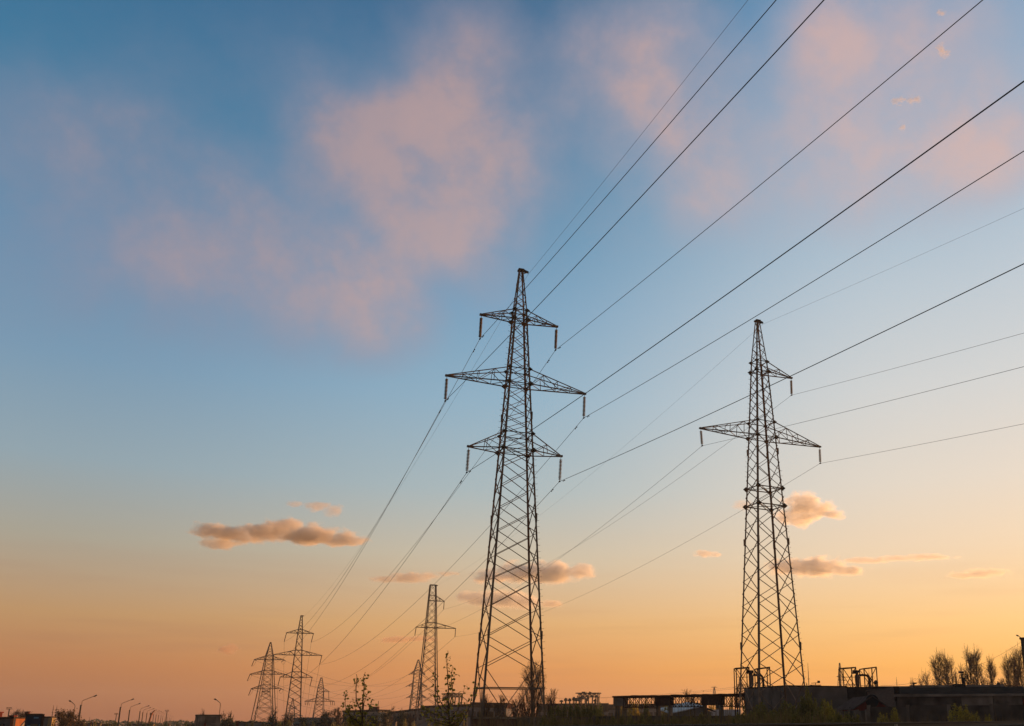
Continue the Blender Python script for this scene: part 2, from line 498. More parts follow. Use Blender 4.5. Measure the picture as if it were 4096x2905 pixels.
def pylon(label, loc, rot, H, ab, nodes, arms, group, lw=.155, bw=.066, g=0.0, belts=(), cap=True, detail=True, steel=None, cat='pylon', peak=None, pn=5):
    """loc: axis on the ground plane (z of the drawing's zero); ab(z) -> half widths along and across the arms"""
    root = thing('lattice_pylon', label, cat, loc, R(rot), group)
    steel = steel or M['steel']

    def c(sx, sy, z):
        a, b = ab(z)
        return V((sx * a, sy * b, z))
    brk = [z for z in (g, peak, H) if z is not None]
    for sx in (-1, 1):
        for sy in (-1, 1):
            mb = MB()
            for z0, z1 in zip(brk, brk[1:]):
                if detail:
                    w = lw if z1 != H or peak is None else lw * .7
                    mb.angle(c(sx, sy, z0), c(sx, sy, z1), w, (-sx, 0, 0), (0, -sy, 0), .022)
                else:
                    mb.bar(c(sx, sy, z0), c(sx, sy, z1), lw)
            if detail:      # splice plates
                for z in (H * .2, H * .44, H * .66):
                    p = c(sx, sy, z); mb.box(p, (lw * .7, lw * .7, .7))
            leg = mb.build('leg', steel, root)
            if detail and (sx, sy) == (1, -1):
                z = 3.0
                while z < H * .62:
                    peg(c(sx, sy, z), leg, 0); z += .55
            if detail and (sx, sy) == (-1, 1):
                z = H * .60
                while z < H * .88:
                    peg(c(sx, sy, z), leg, pi); z += .55
    # bracing: crosses on the two wide faces, and half a panel higher on the two narrow ones
    br = MB()
    for k in range(len(nodes) - 1):
        z0, z1 = nodes[k], nodes[k + 1]
        w = bw * (1.0 if z1 < H * .6 else .8)
        for sy in (-1, 1):
            br.bar(c(-1, sy, z0), c(1, sy, z1), w, w * .8); br.bar(c(1, sy, z0), c(-1, sy, z1), w, w * .8)
        if k + 2 < len(nodes):
            m0, m1 = (z0 + z1) / 2, (z1 + nodes[k + 2]) / 2
            for sx in (-1, 1):
                br.bar(c(sx, -1, m0), c(sx, 1, m1), w, w * .8); br.bar(c(sx, 1, m0), c(sx, -1, m1), w, w * .8)
    br.build('bracing', steel, root)
    for z in belts:
        b = MB()
        for sy in (-1, 1):
            b.bar(c(-1, sy, z), c(1, sy, z), bw * 1.3)
        for sx in (-1, 1):
            b.bar(c(sx, -1, z), c(sx, 1, z), bw * 1.3)
        b.build('belt', steel, root)
    if peak is not None:
        p = MB()
        zs = [peak + (H - peak) * t / pn for t in range(pn + 1)]
        w = bw * .75
        for k in range(pn):
            for sy in (-1, 1):
                s = 1 if (k + (sy > 0)) % 2 else -1
                p.bar(c(-s, sy, zs[k]), c(s, sy, zs[k + 1]), w, w * .8)
                if k < 2: p.bar(c(s, sy, zs[k]), c(-s, sy, zs[k + 1]), w, w * .8)
            for sx in (-1, 1):
                s = 1 if (k + (sx > 0)) % 2 else -1
                p.bar(c(sx, -s, zs[k]), c(sx, s, zs[k + 1]), w, w * .8)
        p.build('peak_bracing', steel, root)
    if cap:
        p = MB(); a, b = ab(H)
        p.box((.0, 0, H + .06), (a * 2 + .16, b * 2 + .16, .16)); p.prism([(a, -b, H + .14), (a + .55, -b * .4, H + .05), (a + .55, b * .4, H + .05), (a, b, H + .14)], (0, 0, -.16))
        p.bar((a, 0, H - .3), (a + .5, 0, H), .07)
        p.build('earth_wire_bracket', M['gusset'], root)
    tips = []
    for (zl, zu, Ll, Lr, n) in arms:
        row = {}
        for side, L_ in ((-1, Ll), (1, Lr)):
            if not L_: continue
            tip = V((side * L_, 0, zl)); row[side] = tip
            m = MB(); w = bw * 1.0
            for sy in (-1, 1):
                lo, up = c(side, sy, zl), c(side, sy, zu)
                tl = tip + V((0, sy * .08, 0)); tu = tip + V((-side * .10, sy * .08, .10))
                m.bar(lo, tl, w * 1.5, w * 1.2); m.bar(up, tu, w * 1.15, w)
                for k in range(1, n + 1):
                    t = k / (n + 1.0)
                    pl, pu = lo.lerp(tl, t), up.lerp(tu, t)
                    m.bar(pl, pu, w * .7)
                    ql = lo.lerp(tl, (k - 1) / (n + 1.0)) if k % 2 else up.lerp(tu, (k - 1) / (n + 1.0))
                    m.bar(ql, pu if k % 2 else pl, w * .7)
            for k in range(n + 1):
                s = 1 if k % 2 else -1
                a0 = c(side, s, zl).lerp(tip + V((0, s * .08, 0)), k / (n + 1.0)); a1 = c(side, -s, zl).lerp(tip + V((0, -s * .08, 0)), min(1, (k + 1) / (n + 1.0)))
                m.bar(a0, a1, w * .7)
                if k:
                    b0 = c(side, 1, zu).lerp(tip + V((0, .08, .1)), k / (n + 1.0)); b1 = c(side, -1, zu).lerp(tip + V((0, -.08, .1)), k / (n + 1.0))
                    m.bar(b0, b1, w * .6)
            m.box(tip + V((-side * .12, 0, .03)), (.55, .24, .16))
            m.build('crossarm', steel, root)
        tips.append(row)
        gz = MB()
        if detail:
            for z in (zl, zu):
                for sx in (-1, 1):
                    for sy in (-1, 1):
                        p = c(sx, sy, z); s = .26 if z == zl else .2
                        gz.prism([p + V((sx * s * 1.35, sy * .02, 0)), p + V((0, sy * .02, s)), p + V((-sx * s, sy * .02, 0)), p + V((0, sy * .02, -s))], (0, sy * .03, 0))
                        gz.box(p, (.34, .34, .05))
        for z in (zl, zu):
            for sy in (-1, 1): gz.bar(c(-1, sy, z), c(1, sy, z), bw)
            for sx in (-1, 1): gz.bar(c(sx, -1, z), c(sx, 1, z), bw)
            if z == zl: gz.bar(c(-1, -1, z), c(1, 1, z), bw * .7); gz.bar(c(1, -1, z), c(-1, 1, z), bw * .7)
        gz.build('arm_joint_frame', M['gusset'] if detail else steel, root)
    return root, tips


def world_of(root, p):
    return Matrix.Translation(root.location) @ Matrix.Rotation(root.rotation_euler.z, 4, 'Z') @ p


_disc = MB(); _disc.lathe([(.02, .065), (.045, .06), (.05, .03), (.148, .0), (.142, -.016), (.06, -.004), (.03, -.03), (.02, -.06)], 14)
DISC = _disc.build('disc', M['glass'], None, True)
DISC_ME = DISC.data
bpy.data.objects.remove(DISC)


def insulator(p, n, pitch, label, group, lean=V((0, 0, 0)), detail=True):
    """a hanging string of n discs; returns where the conductor is held"""
    L_ = n * pitch
    end = V((0, 0, -(L_ + .34))) + lean
    if not detail:
        m = MB(); m.tube([V((0, 0, 0)), end], .10, 6); o = m.build('insulator_string', M['iron']); o.location = p
        tag(o, label, 'insulator', group)
        return V(p) + end
    root = thing('insulator_string', label, 'insulator', p, 0, group)
    h = MB(); h.tube([(0, 0, .02), end * .09], .022, 6); h.tube([end * .5, end], .018, 6); h.tube([end * .09, end * .5], .018, 6)
    h.build('hanger', M['iron'], root)
    d = end.normalized()
    for k in range(n):
        o = bpy.data.objects.new('disc', DISC_ME); COL.objects.link(o); o.parent = root
        o.location = -V((0, 0, 0)) + d * (.20 + pitch * (k + .4))
    cl = MB(); cl.box(end, (.10, .26, .09), R(25)); cl.box(end + V((0, 0, .08)), (.05, .05, .16))
    cl.build('clamp', M['iron'], root)
    return V(p) + end


def sag_pts(a, b, sag, n=40):
    a, b = V(a), V(b)
    return [a.lerp(b, t / n) - V((0, 0, 4 * sag * (t / n) * (1 - t / n))) for t in range(n + 1)]


def near_pts(p, azd, exitpx, c=2.6e-4, n=36, over=45):
    """a span leaving p along the bearing azd (its horizontal direction), rising so that it passes the place where it leaves the photo"""
    u = V((cos(R(azd)), sin(R(azd)), 0))
    d = ray(exitpx[0] * 1.78865, exitpx[1] * 1.78865); o = V((0, 0, EYE))
    # o + d t = p + u s in plan
    det = d.x * (-u.y) - d.y * (-u.x)
    rx, ry = p.x - o.x, p.y - o.y
    t = (rx * (-u.y) - ry * (-u.x)) / det
    s = (d.x * ry - d.y * rx) / det
    z = o.z + d.z * t
    b = (z - p.z - c * s * s) / s
    S = s + over
    return [p + u * (S * k / n) + V((0, 0, b * (S * k / n) + c * (S * k / n) ** 2)) for k in range(n + 1)]


def cable(pts, r, label, group, dampers=()):
    m = MB(); m.tube(pts, r, 5, False)
    o = m.build('power_cable', M['cable']); tag(o, label, 'cable', group)
    for (q, u) in dampers:
        u = V(u).normalized(); w = MB()
        w.tube([q - V((0, 0, .0)), q - V((0, 0, .09))], .02, 5)
        w.tube([q - V((0, 0, .09)) - u * .20, q - V((0, 0, .09)) + u * .20], .012, 5)
        for s in (-1, 1):
            w.tube([q - V((0, 0, .10)) + u * (s * .13), q - V((0, 0, .11)) + u * (s * .25)], .045, 6)
        w.build('vibration_damper', M['iron'], o)
    return o


def along(pts, dist):
    acc = 0
    for a, b in zip(pts, pts[1:]):
        l = (b - a).length
        if acc + l >= dist:
            return a.lerp(b, (dist - acc) / l), (b - a)
        acc += l
    return pts[-1], pts[-1] - pts[-2]


def lerpf(tab):
    def f(z):
        if z <= tab[0][0]:
            (z0, a0, b0), (z1, a1, b1) = tab[0], tab[1]
        else:
            for k in range(len(tab) - 1):
                (z0, a0, b0), (z1, a1, b1) = tab[k], tab[k + 1]
                if z <= z1: break
        t = (z - z0) / (z1 - z0)
        return a0 + (a1 - a0) * t, b0 + (b1 - b0) * t
    return f


PG = 'lattice power pylons'
IG = 'insulator strings hanging from the crossarms'
CG = 'power line cables'

ab1 = lerpf([(4.15, 2.57, 1.72), (24.78, 1.36, 1.0), (38.3, .58, .52), (42.5, .19, .19)])
T1, tips1 = pylon('tallest and nearest lattice pylon, three tiers of crossarms with hanging insulators', (-9.1, 80, 0), 21.7, 42.5, ab1,
    [-1.6, 5.77, 8.29, 10.8, 13.21, 15.14, 17.28, 19.34, 21.35, 23.3, 24.78, 25.7, 26.6, 27.6, 28.6, 29.8, 31.08, 32.1, 33.1, 34.1, 35.2, 36.3, 37.4, 38.3],
    [(37.4, 38.32, 3.6, 3.6, 2), (31.08, 32.5, 6.47, 6.47, 3), (24.78, 26.33, 4.25, 4.25, 1)], PG, g=-1.6, belts=(4.15,), peak=38.3, pn=6)
# the splayed foot bracing
ft = MB()
for sx in (-1, 1):
    for sy in (-1, 1):
        a, b = ab1(1.8); a2, b2 = ab1(-1.4)
        ft.bar((sx * a, sy * b, 1.8), (sx * (a2 + 1.1) * .25, sy * b2, -1.4), .09)
        ft.bar((sx * a, sy * b, 1.8), (sx * a2, sy * b2 * .2, -1.4), .09)
        a3, b3 = ab1(4.1)
        ft.bar((sx * a3 * .98, sy * b3 * .55, 4.1), (sx * a, sy * b, 1.7), .07)
for sy in (-1, 1):
    a, b = ab1(1.8); ft.bar((-a, sy * b, 1.8), (a, sy * b, 1.8), .08)
ft.build('foot_bracing', M['steel'], T1)

ab2 = lerpf([(5.15, 2.76, 1.72), (23.39, 1.64, 1.22), (30.94, 1.18, .95), (39.6, .70, .58), (44.5, .20, .20)])
T2, tips2 = pylon('large right-hand lattice pylon with one short top arm over a long crossarm', (15.57, 96, 0), 26.3, 44.5, ab2,
    [-2, 4.2, 7.0, 10.0, 12.9, 15.4, 18.2, 20.9, 23.39, 25.3, 27.2, 29.1, 30.94, 32.66, 34.1, 35.6, 37.0, 38.5, 39.63],
    [(38.5, 39.63, 0, 4.25, 1), (30.94, 32.66, 7.7, 7.7, 3)], PG, g=-2.0, belts=(25.3, 23.39), peak=39.63, pn=6, lw=.165, bw=.07)
gz = MB()
for z in (25.3, 23.39):
    for sx in (-1, 1):
        for sy in (-1, 1):
            a, b = ab2(z); p = V((sx * a, sy * b, z)); s = .3
            gz.prism([p + V((sx * s * 1.2, 0, 0)), p + V((0, 0, s)), p + V((-sx * s, 0, 0)), p + V((0, 0, -s))], (0, sy * .03, 0)); gz.box(p, (.42, .42, .05))
    a, b = ab2(z); gz.bar((-a, -b, z), (a, b, z), .06); gz.bar((a, -b, z), (-a, b, z), .06)
gz.build('belt_plates', M['gusset'], T2)

# further pylons of the two lines
D3 = 276.0
p3 = at(1186, 2700, D3); off3 = zat(2350 + .3493 * 325, D3) - 42.5
T3, tips3 = pylon('slim three-tier pylon with hanging insulators, taller of the close pair on the left', (p3.x, D3, off3), 20.5, 42.5, ab1,
    [-3, 1.5, 5.77, 8.29, 10.8, 13.21, 15.14, 17.28, 19.34, 21.35, 23.3, 24.78, 26.6, 28.6, 31.08, 33.1, 35.2, 37.4, 38.3],
    [(37.4, 38.5, 3.75, 3.75, 2), (31.08, 32.5, 6.6, 6.6, 3), (24.78, 26.33, 4.4, 4.4, 1)], PG, lw=.24, bw=.12, g=-3, peak=38.3, detail=False, steel=M['steel_far'])
D6 = 264.0
p6 = at(1724, 2500, D6); off6 = zat(2350 + .3493 * 462, D6) - 30.94
abB = lerpf([(5.15, 2.76, 1.72), (23.39, 1.5, 1.2), (30.94, 1.05, .95), (39.6, .86, .7), (42.5, .80, .65)])
T6, tips6 = pylon('flat-topped lattice pylon left of the tallest one, short arm above one crossarm', (p6.x, D6, off6), 22.0, 42.9, abB,
    [-5, 0, 4.2, 7.0, 10.0, 12.9, 15.4, 18.2, 20.9, 23.39, 25.3, 27.2, 29.1, 30.94, 32.66, 34.6, 36.6, 38.5, 40.0, 41.4, 42.9],
    [(38.5, 40.0, 0, 3.4, 1), (30.94, 32.4, 4.1, 7.0, 1)], PG, lw=.22, bw=.11, g=-5, cap=True, detail=False, steel=M['steel_far'])
D4 = 345.0
p4 = at(1071, 2700, D4); z4 = zat(2568, D4)
u4 = lambda s: (s * .3493) / F * 1.045 * D4
H4 = z4 + 12
zz = lambda t: zat(2350 + .3493 * t, D4) + 12
ab4 = lerpf([(zz(1560), 3.5, 3.1), (zz(1195), 1.3, 1.15), (zz(785), 1.2, 1.05), (zz(630), .15, .15)])
T4, tips4 = pylon('stocky three-tier anchor pylon with splayed legs, leftmost pylon of all', (p4.x, D4, -12), 10, zz(628), ab4,
    [zz(t) for t in (1640, 1560, 1470, 1380, 1300, 1240, 1195, 1160, 1110, 1060, 995, 950, 900, 860, 828, 785)],
    [(zz(828), zz(785), 5.1, 5.1, 3), (zz(995), zz(950), 6.1, 6.1, 3), (zz(1160), zz(1115), 5.2, 5.2, 3)], PG, lw=.26, bw=.13, g=zz(1660), peak=zz(785), belts=(zz(1380), zz(1195)), cap=False, detail=False, steel=M['steel_far'])
D5 = 470.0
p5 = at(1279, 2800, D5)
zz5 = lambda t: zat(2350 + .3493 * t, D5) + 12
k5 = .3493 / F * 1.045 * D5
ab5 = lerpf([(zz5(1589), 62 * k5, 50 * k5), (zz5(1345), 30 * k5, 26 * k5), (zz5(1150), 29 * k5, 26 * k5), (zz5(1035), 6 * k5, 6 * k5)])
T5, tips5 = pylon('small anchor pylon with one right-hand arm over a wide crossarm, right of the pair', (p5.x, D5, -12), 16, zz5(1032), ab5,
    [zz5(t) for t in (1640, 1560, 1500, 1440, 1390, 1345, 1305, 1265, 1230, 1195, 1150)],
    [(zz5(1195), zz5(1152), 0, 93 * k5, 1), (zz5(1305), zz5(1265), 150 * k5, 150 * k5, 2)], PG, lw=.36, bw=.2, g=zz5(1640), peak=zz5(1150), cap=False, detail=False, steel=M['steel_far'], belts=(zz5(1345),))
D7 = 600.0
p7 = at(1668, 2750, D7)
zz7 = lambda t: zat(2350 + .3493 * t, D7) + 12
k7 = .3493 / F * 1.045 * D7
ab7 = lerpf([(zz7(1420), 60 * k7, 50 * k7), (zz7(1290), 42 * k7, 36 * k7), (zz7(955), 36 * k7, 32 * k7), (zz7(830), 4 * k7, 4 * k7)])
T7, tips7 = pylon('faint anchor pylon close behind the flat-topped pylon, arms partly hidden by it', (p7.x, D7, -12), 8, zz7(828), ab7,
    [zz7(t) for t in (1480, 1400, 1340, 1290, 1260, 1210, 1170, 1130, 1085, 1040, 993, 955)],
    [(zz7(993), zz7(955), 80 * k7, 80 * k7, 2), (zz7(1130), zz7(1090), 105 * k7, 105 * k7, 2), (zz7(1260), zz7(1220), 95 * k7, 95 * k7, 2)], PG, lw=.45, bw=.22, g=zz7(1500), peak=zz7(955), cap=False, detail=False, steel=M['steel_far'])
D8 = 760.0
p8 = at(1169, 2830, D8)
zz8 = lambda t: zat(2350 + .3493 * t, D8) + 12
k8 = .3493 / F * 1.045 * D8
ab8 = lerpf([(zz8(1540), 40 * k8, 36 * k8), (zz8(1450), 24 * k8, 20 * k8), (zz8(1345), 16 * k8, 14 * k8), (zz8(1275), 3 * k8, 3 * k8)])
T8, tips8 = pylon('tiny far pylon seen between the legs of the taller pylon of the left pair', (p8.x, D8, -12), 20, zz8(1268), ab8,
    [zz8(t) for t in (1580, 1540, 1500, 1470, 1440, 1410, 1380, 1345)],
    [(zz8(1385), zz8(1355), 42 * k8, 50 * k8, 1), (zz8(1470), zz8(1440), 100 * k8, 110 * k8, 2)], PG, lw=.5, bw=.28, g=zz8(1600), peak=zz8(1345), cap=False, detail=False, steel=M['steel_far'])


def mini_pylon(label, px, top, base, D, half, arms, rot=15):
    f = lambda y: zat(y, D) + 12
    k = 1.045 * D / F
    ab = lerpf([(f(base), half * k, half * k * .9), (f(top), half * k * .08, half * k * .08)])
    n = 7
    return pylon(label, (at(px, base, D).x, D, -12), rot, f(top), ab, [f(base + (top - base) * t / n) for t in range(n + 1)],
                 [(f(y), f(y - h), l * k, r * k, 1) for y, h, l, r in arms], PG, lw=.0004 * D, bw=.00018 * D, g=f(base + 10), cap=False, detail=False, steel=M['steel_far'])


mini_pylon('tiny far pylon whose top shows above the trestle roof', 2860, 2749, 2870, 700, 14, [(2750, 3, 12, 12)])
T10, tips10 = mini_pylon('small dark pylon rising behind the long roof left of the right-hand frame tower', 3367, 2652, 2800, 360, 13, [(2708, 6, 16, 16), (2722, 6, 10, 24)], 30)
T11, tips11 = mini_pylon('small pylon half hidden behind the cyclone frame on the box building', 2963, 2713, 2830, 420, 15, [(2750, 6, 27, 20), (2772, 6, 20, 18)], 12)

# ------------------------------------------------------------------ insulators and cables
NAR = {0: 'top', 1: 'middle', 2: 'lowest'}
SD = {-1: 'left', 1: 'right'}
hold1, hold2, hold3, hold6 = {}, {}, {}, {}
for i, row in enumerate(tips1):
    for s, t in row.items():
        hold1[i, s] = insulator(world_of(T1, t) + V((0, 0, -.08)), 15, .128, 'disc insulator at the %s end of the %s crossarm on the tallest pylon' % (SD[s], NAR[i]), IG, V((-.05 - .03 * (i == 2), .02, 0)))
for i, row in enumerate(tips2):
    for s, t in row.items():
        hold2[i, s] = insulator(world_of(T2, t) + V((0, 0, -.08)), 13 if i == 0 else 12, .122, ('disc insulator under the short top arm of the large right-hand pylon' if i == 0 else 'disc insulator at the %s end of the long crossarm on the right-hand pylon' % SD[s]), IG, V((.10 if s < 0 and i else -.03, 0, 0)))
for i, row in enumerate(tips3):
    for s, t in row.items():
        hold3[i, s] = insulator(world_of(T3, t), 15, .145, 'thin dark insulator at the %s end of the %s arm on the slim left pylon' % (SD[s], NAR[i]), IG, V((-.45, 0, 0)), False)
for i, row in enumerate(tips6):
    for s, t in row.items():
        hold6[i, s] = insulator(world_of(T6, t), 15, .13, ('dark insulator under the single upper arm of the flat-topped pylon' if i == 0 else 'dark insulator at the %s end of the crossarm on the flat-topped pylon' % SD[s]), IG, V((-.25 if s < 0 else -.04, 0, 0)), False)

exits1 = {(0, -1): (1736, 0), (1, -1): (1843, 0), (0, 1): (2198, 0), (2, -1): (2290, 182), (1, 1): (2290, 338), (2, 1): (2290, 590)}
AZ1, AZ2 = 21.7 - 90, 26.3 - 90
for (i, s), q in exits1.items():
    p = hold1[i, s]
    near = near_pts(p, AZ1, q)
    far = sag_pts(p, hold3[i, s], 5.2)
    dm = []
    for path in (near, far):
        dm.append(along(path, 1.25 if path is near else 2.0))
    cable(list(reversed(near)) + far[1:], .021, 'dark cable held at the %s end of the %s crossarm of the tallest pylon' % (SD[s], NAR[i]), CG, dm)
    nx = world_of(T8, tips8[min(i, 1)][s])
    cable(sag_pts(hold3[i, s], nx, 14, 30), .030, 'faint cable running on from the %s end of the %s arm of the slim pylon' % (SD[s], NAR[i]), CG)
cap1, cap2, cap3, cap6 = [world_of(t, V((a, 0, h))) for t, a, h in ((T1, .7, 42.25), (T2, .7, 44.3), (T3, .7, 42.4), (T6, 1.1, 42.9))]
cable(list(reversed(near_pts(cap1, AZ1, (1673, 0)))) + sag_pts(cap1, cap3, 3.6)[1:], .011, 'very thin earth wire from the tip of the tallest pylon to the top edge', CG)
exits2 = {(0, 1): (2290, 745), (1, -1): (2290, 820), (1, 1): (2290, 948)}
for (i, s), q in exits2.items():
    p = hold2[i, s]
    cable(list(reversed(near_pts(p, AZ2, q))) + sag_pts(p, hold6[i, s], 3.6)[1:], .016, ('thin cable held under the short top arm of the large right-hand pylon' if i == 0 else 'thin cable held at the %s end of the long crossarm of the right-hand pylon' % SD[s]), CG)
    nx = world_of(T5, tips5[i][s])
    cable(sag_pts(hold6[i, s], nx, 5.5, 30), .028, ('faint cable running on from the upper arm of the flat-topped pylon' if i == 0 else 'faint cable running on from the %s end of the crossarm of the flat-topped pylon' % SD[s]), CG)
cable(list(reversed(near_pts(cap2, AZ2, (2290, 466)))) + sag_pts(cap2, cap6, 2.5)[1:], .009, 'hair-thin earth wire from the tip of the right-hand pylon to the right edge', CG)
# the line that crosses far behind, anchor pylon to anchor pylon
TG = 'tension insulators of the far anchor pylons'
for i in range(3):
    for s in (-1, 1):
        a, b = world_of(T4, tips4[i][s]), world_of(T7, tips7[i][s])
        u = (b - a).normalized()
        a2, b2 = a + u * 1.9 - V((0, 0, .35)), b - u * 3 - V((0, 0, .4))
        m = MB(); m.tube([V((0, 0, 0)), a2 - a], .13, 6); o = m.build('insulator_string', M['iron']); o.location = a
        tag(o, 'slanting insulator at the %s end of the %s arm of the leftmost pylon' % (SD[s], NAR[i]), 'insulator', TG)
        m = MB(); m.tube([V((0, 0, 0)), b2 - b], .22, 6); o = m.build('insulator_string', M['iron']); o.location = b
        tag(o, 'level insulator at the %s end of the %s arm of the faint anchor pylon' % (SD[s], NAR[i]), 'insulator', TG)
        cable(sag_pts(a2, b2, 8, 30), .042, 'faint level cable from the %s end of the %s arm of the leftmost pylon' % (SD[s], NAR[i]), CG)
        # jumper loop and the string on the other side
        c2 = a + V((-.4, -1.0, -2.4 if s < 0 else -.8))
        m = MB(); m.tube([V((0, 0, 0)), c2 - a], .13, 6); o = m.build('insulator_string', M['iron']); o.location = a
        tag(o, 'drooping insulator at the %s end of the %s arm of the leftmost pylon' % (SD[s], NAR[i]), 'insulator', TG)
        mid = (c2 + a2) / 2 - V((0, 0, 2.2 if s > 0 else 1.2))
        pts = [c2.lerp(mid, t / 8).lerp(mid.lerp(a2, t / 8), t / 8) for t in range(9)]
        cable(pts, .035, 'hanging cable loop at the %s end of the %s arm of the leftmost pylon' % (SD[s], NAR[i]), CG)
for i in range(2):
    for s in (-1, 1):
        b = world_of(T7, tips7[i + 1][s]); e = world_of(T11, tips11[i][s])
        cable(sag_pts(b, e, 6, 30), .034, 'faint cable going right from the %s end of the %s arm of the faint pylon' % (SD[s], NAR[i + 1]), CG)
for row in (0, 1):
    for s in (-1, 1):
        if s in tips5[row]:
            p = world_of(T5, tips5[row][s])
            m = MB()
            for dx in ((-.9, .0, .9) if row else (.6,)):
                m.tube([V((dx, 0, -.1)), V((dx + .4, 0, -1.9 if row else -3.6))], .13, 5)
            o = m.build('insulator_string', M['iron']); o.location = p + V((-s * 1.0, 0, 0)); tag(o, 'clustered dark insulators at the %s end of the %s arm of the small anchor pylon' % (SD[s], ('upper', 'lower')[row]), 'insulator', TG)


# ------------------------------------------------------------------ trees, shrubs, weeds
def leafquad(mb, p, size, rng, up=0.0):
    a = V((rng.gauss(0, 1), rng.gauss(0, 1), rng.gauss(0, 1) + up)).normalized()
    b = a.cross(V((rng.gauss(0, 1), rng.gauss(0, 1), rng.gauss(0, 1)))).normalized()
    s = size * rng.uniform(.6, 1.3)
    mb.quad(p - a * s * .5, p + b * s * .34 - a * .05 * s, p + a * s * .6, p - b * s * .34 - a * .05 * s)


NAT = {}


def shrub_proto(name, label, seed, H, W, shoots, leaves, lsize, lmat, spire=.5, bmat='twig', lo=.1):
    """a shrub of upright shoots, each clothed in leaves, ragged along its top"""
    rng = random.Random(seed)
    root = thing(name, label, 'shrub', (0, 0, 0))
    st, lf = MB(), MB()
    per = leaves // shoots
    for k in range(shoots):
        r0 = W * .5 * sqrt(rng.random()); a = rng.uniform(0, 2 * pi)
        b = V((r0 * .5 * cos(a), r0 * .5 * sin(a), 0))
        h = H * (1 - spire * (r0 / (W * .5)) ** 1.3) * rng.uniform(.68, 1.0)
        t = V((r0 * cos(a), r0 * sin(a), h))
        m = b.lerp(t, .5) + V((rng.gauss(0, .08), rng.gauss(0, .08), 0)) * W
        pts = [b, m, t]
        st.tube(pts, [.035 * H / 3, .022 * H / 3, .006], 3, False)
        for i in range(per):
            u = rng.uniform(lo, 1) ** .8
            p = b.lerp(m, u * 2) if u < .5 else m.lerp(t, u * 2 - 1)
            sp = W * .125 * (1.15 - u)
            leafquad(lf, p + V((rng.gauss(0, sp), rng.gauss(0, sp), rng.gauss(0, sp))), lsize * (1.1 - .3 * u), rng)
    st.build('stems', M[bmat], root); lf.build('foliage', M[lmat], root)
    zs = sorted(v[2] for v in lf.v); NAT[root.name] = zs[int(len(zs) * .985)] * .35 + zs[-1] * .65
    return root


def span_w(px, D):
    return px / F * D * 1.04


# ---------------------------------------------------------------- saplings in front, leaf by leaf
def sapling(label, stems, D, seed):
    """stems: photo polylines of each shoot with its thickness"""
    rng = random.Random(seed)
    b0 = at(*stems[0][0][0], D)
    base = V((b0.x, D, ground_z(D)))
    root = thing('sapling', label, 'sapling', base)
    st, lf = MB(), MB()
    for pts2, r, dens in stems:
        dy = rng.uniform(-.35, .35)
        pts = [at(x, y, D + dy * (i / max(1, len(pts2) - 1))) - base for i, (x, y) in enumerate(pts2)]
        if pts2 is stems[0][0]: pts = [V((0, 0, 0))] + pts
        fine = []
        for a, b in zip(pts, pts[1:]):
            n = max(2, int((b - a).length / .12))
            for t in range(n):
                fine.append(a.lerp(b, t / n) + V((rng.gauss(0, .008), rng.gauss(0, .008), 0)))
        fine.append(pts[-1])
        st.tube(fine, [max(.005, r * (1 - .8 * i / len(fine))) for i in range(len(fine))], 5, False)
        n = len(fine)
        for i, p in enumerate(fine):
            u = i / n
            if u > .93: continue
            for _ in range(int(dens * (2.5 if u > .1 else 1.8) + rng.random())):
                if rng.random() < .25: continue
                off = V((rng.gauss(0, .042), rng.gauss(0, .042), rng.gauss(0, .03)))
                q = p + off
                st.tube([p, q], .003, 3, False)
                s = rng.uniform(.042, .088)
                a = (V((off.x, off.y, 0)).normalized() * .6 + V((rng.gauss(0, .4), rng.gauss(0, .4), rng.gauss(-.2, .5)))).normalized()
                b = a.cross(V((rng.gauss(0, 1), rng.gauss(0, 1), rng.gauss(0, 1)))).normalized()
                c = q + a * s
                lf.poly([q, q + a * s * .2 + b * s * .42, q + a * s * .55 + b * s * .45, c, q + a * s * .55 - b * s * .45, q + a * s * .2 - b * s * .42])
    st.build('stems', M['bark_warm'], root); lf.build('leaves', M['leaf_gold'], root)
    return root


def sp1(s, t): return (1100 + .1834 * s, 2720 + .1834 * t)


def sp2(s, t): return (1650 + .2402 * s, 2640 + .2402 * t)


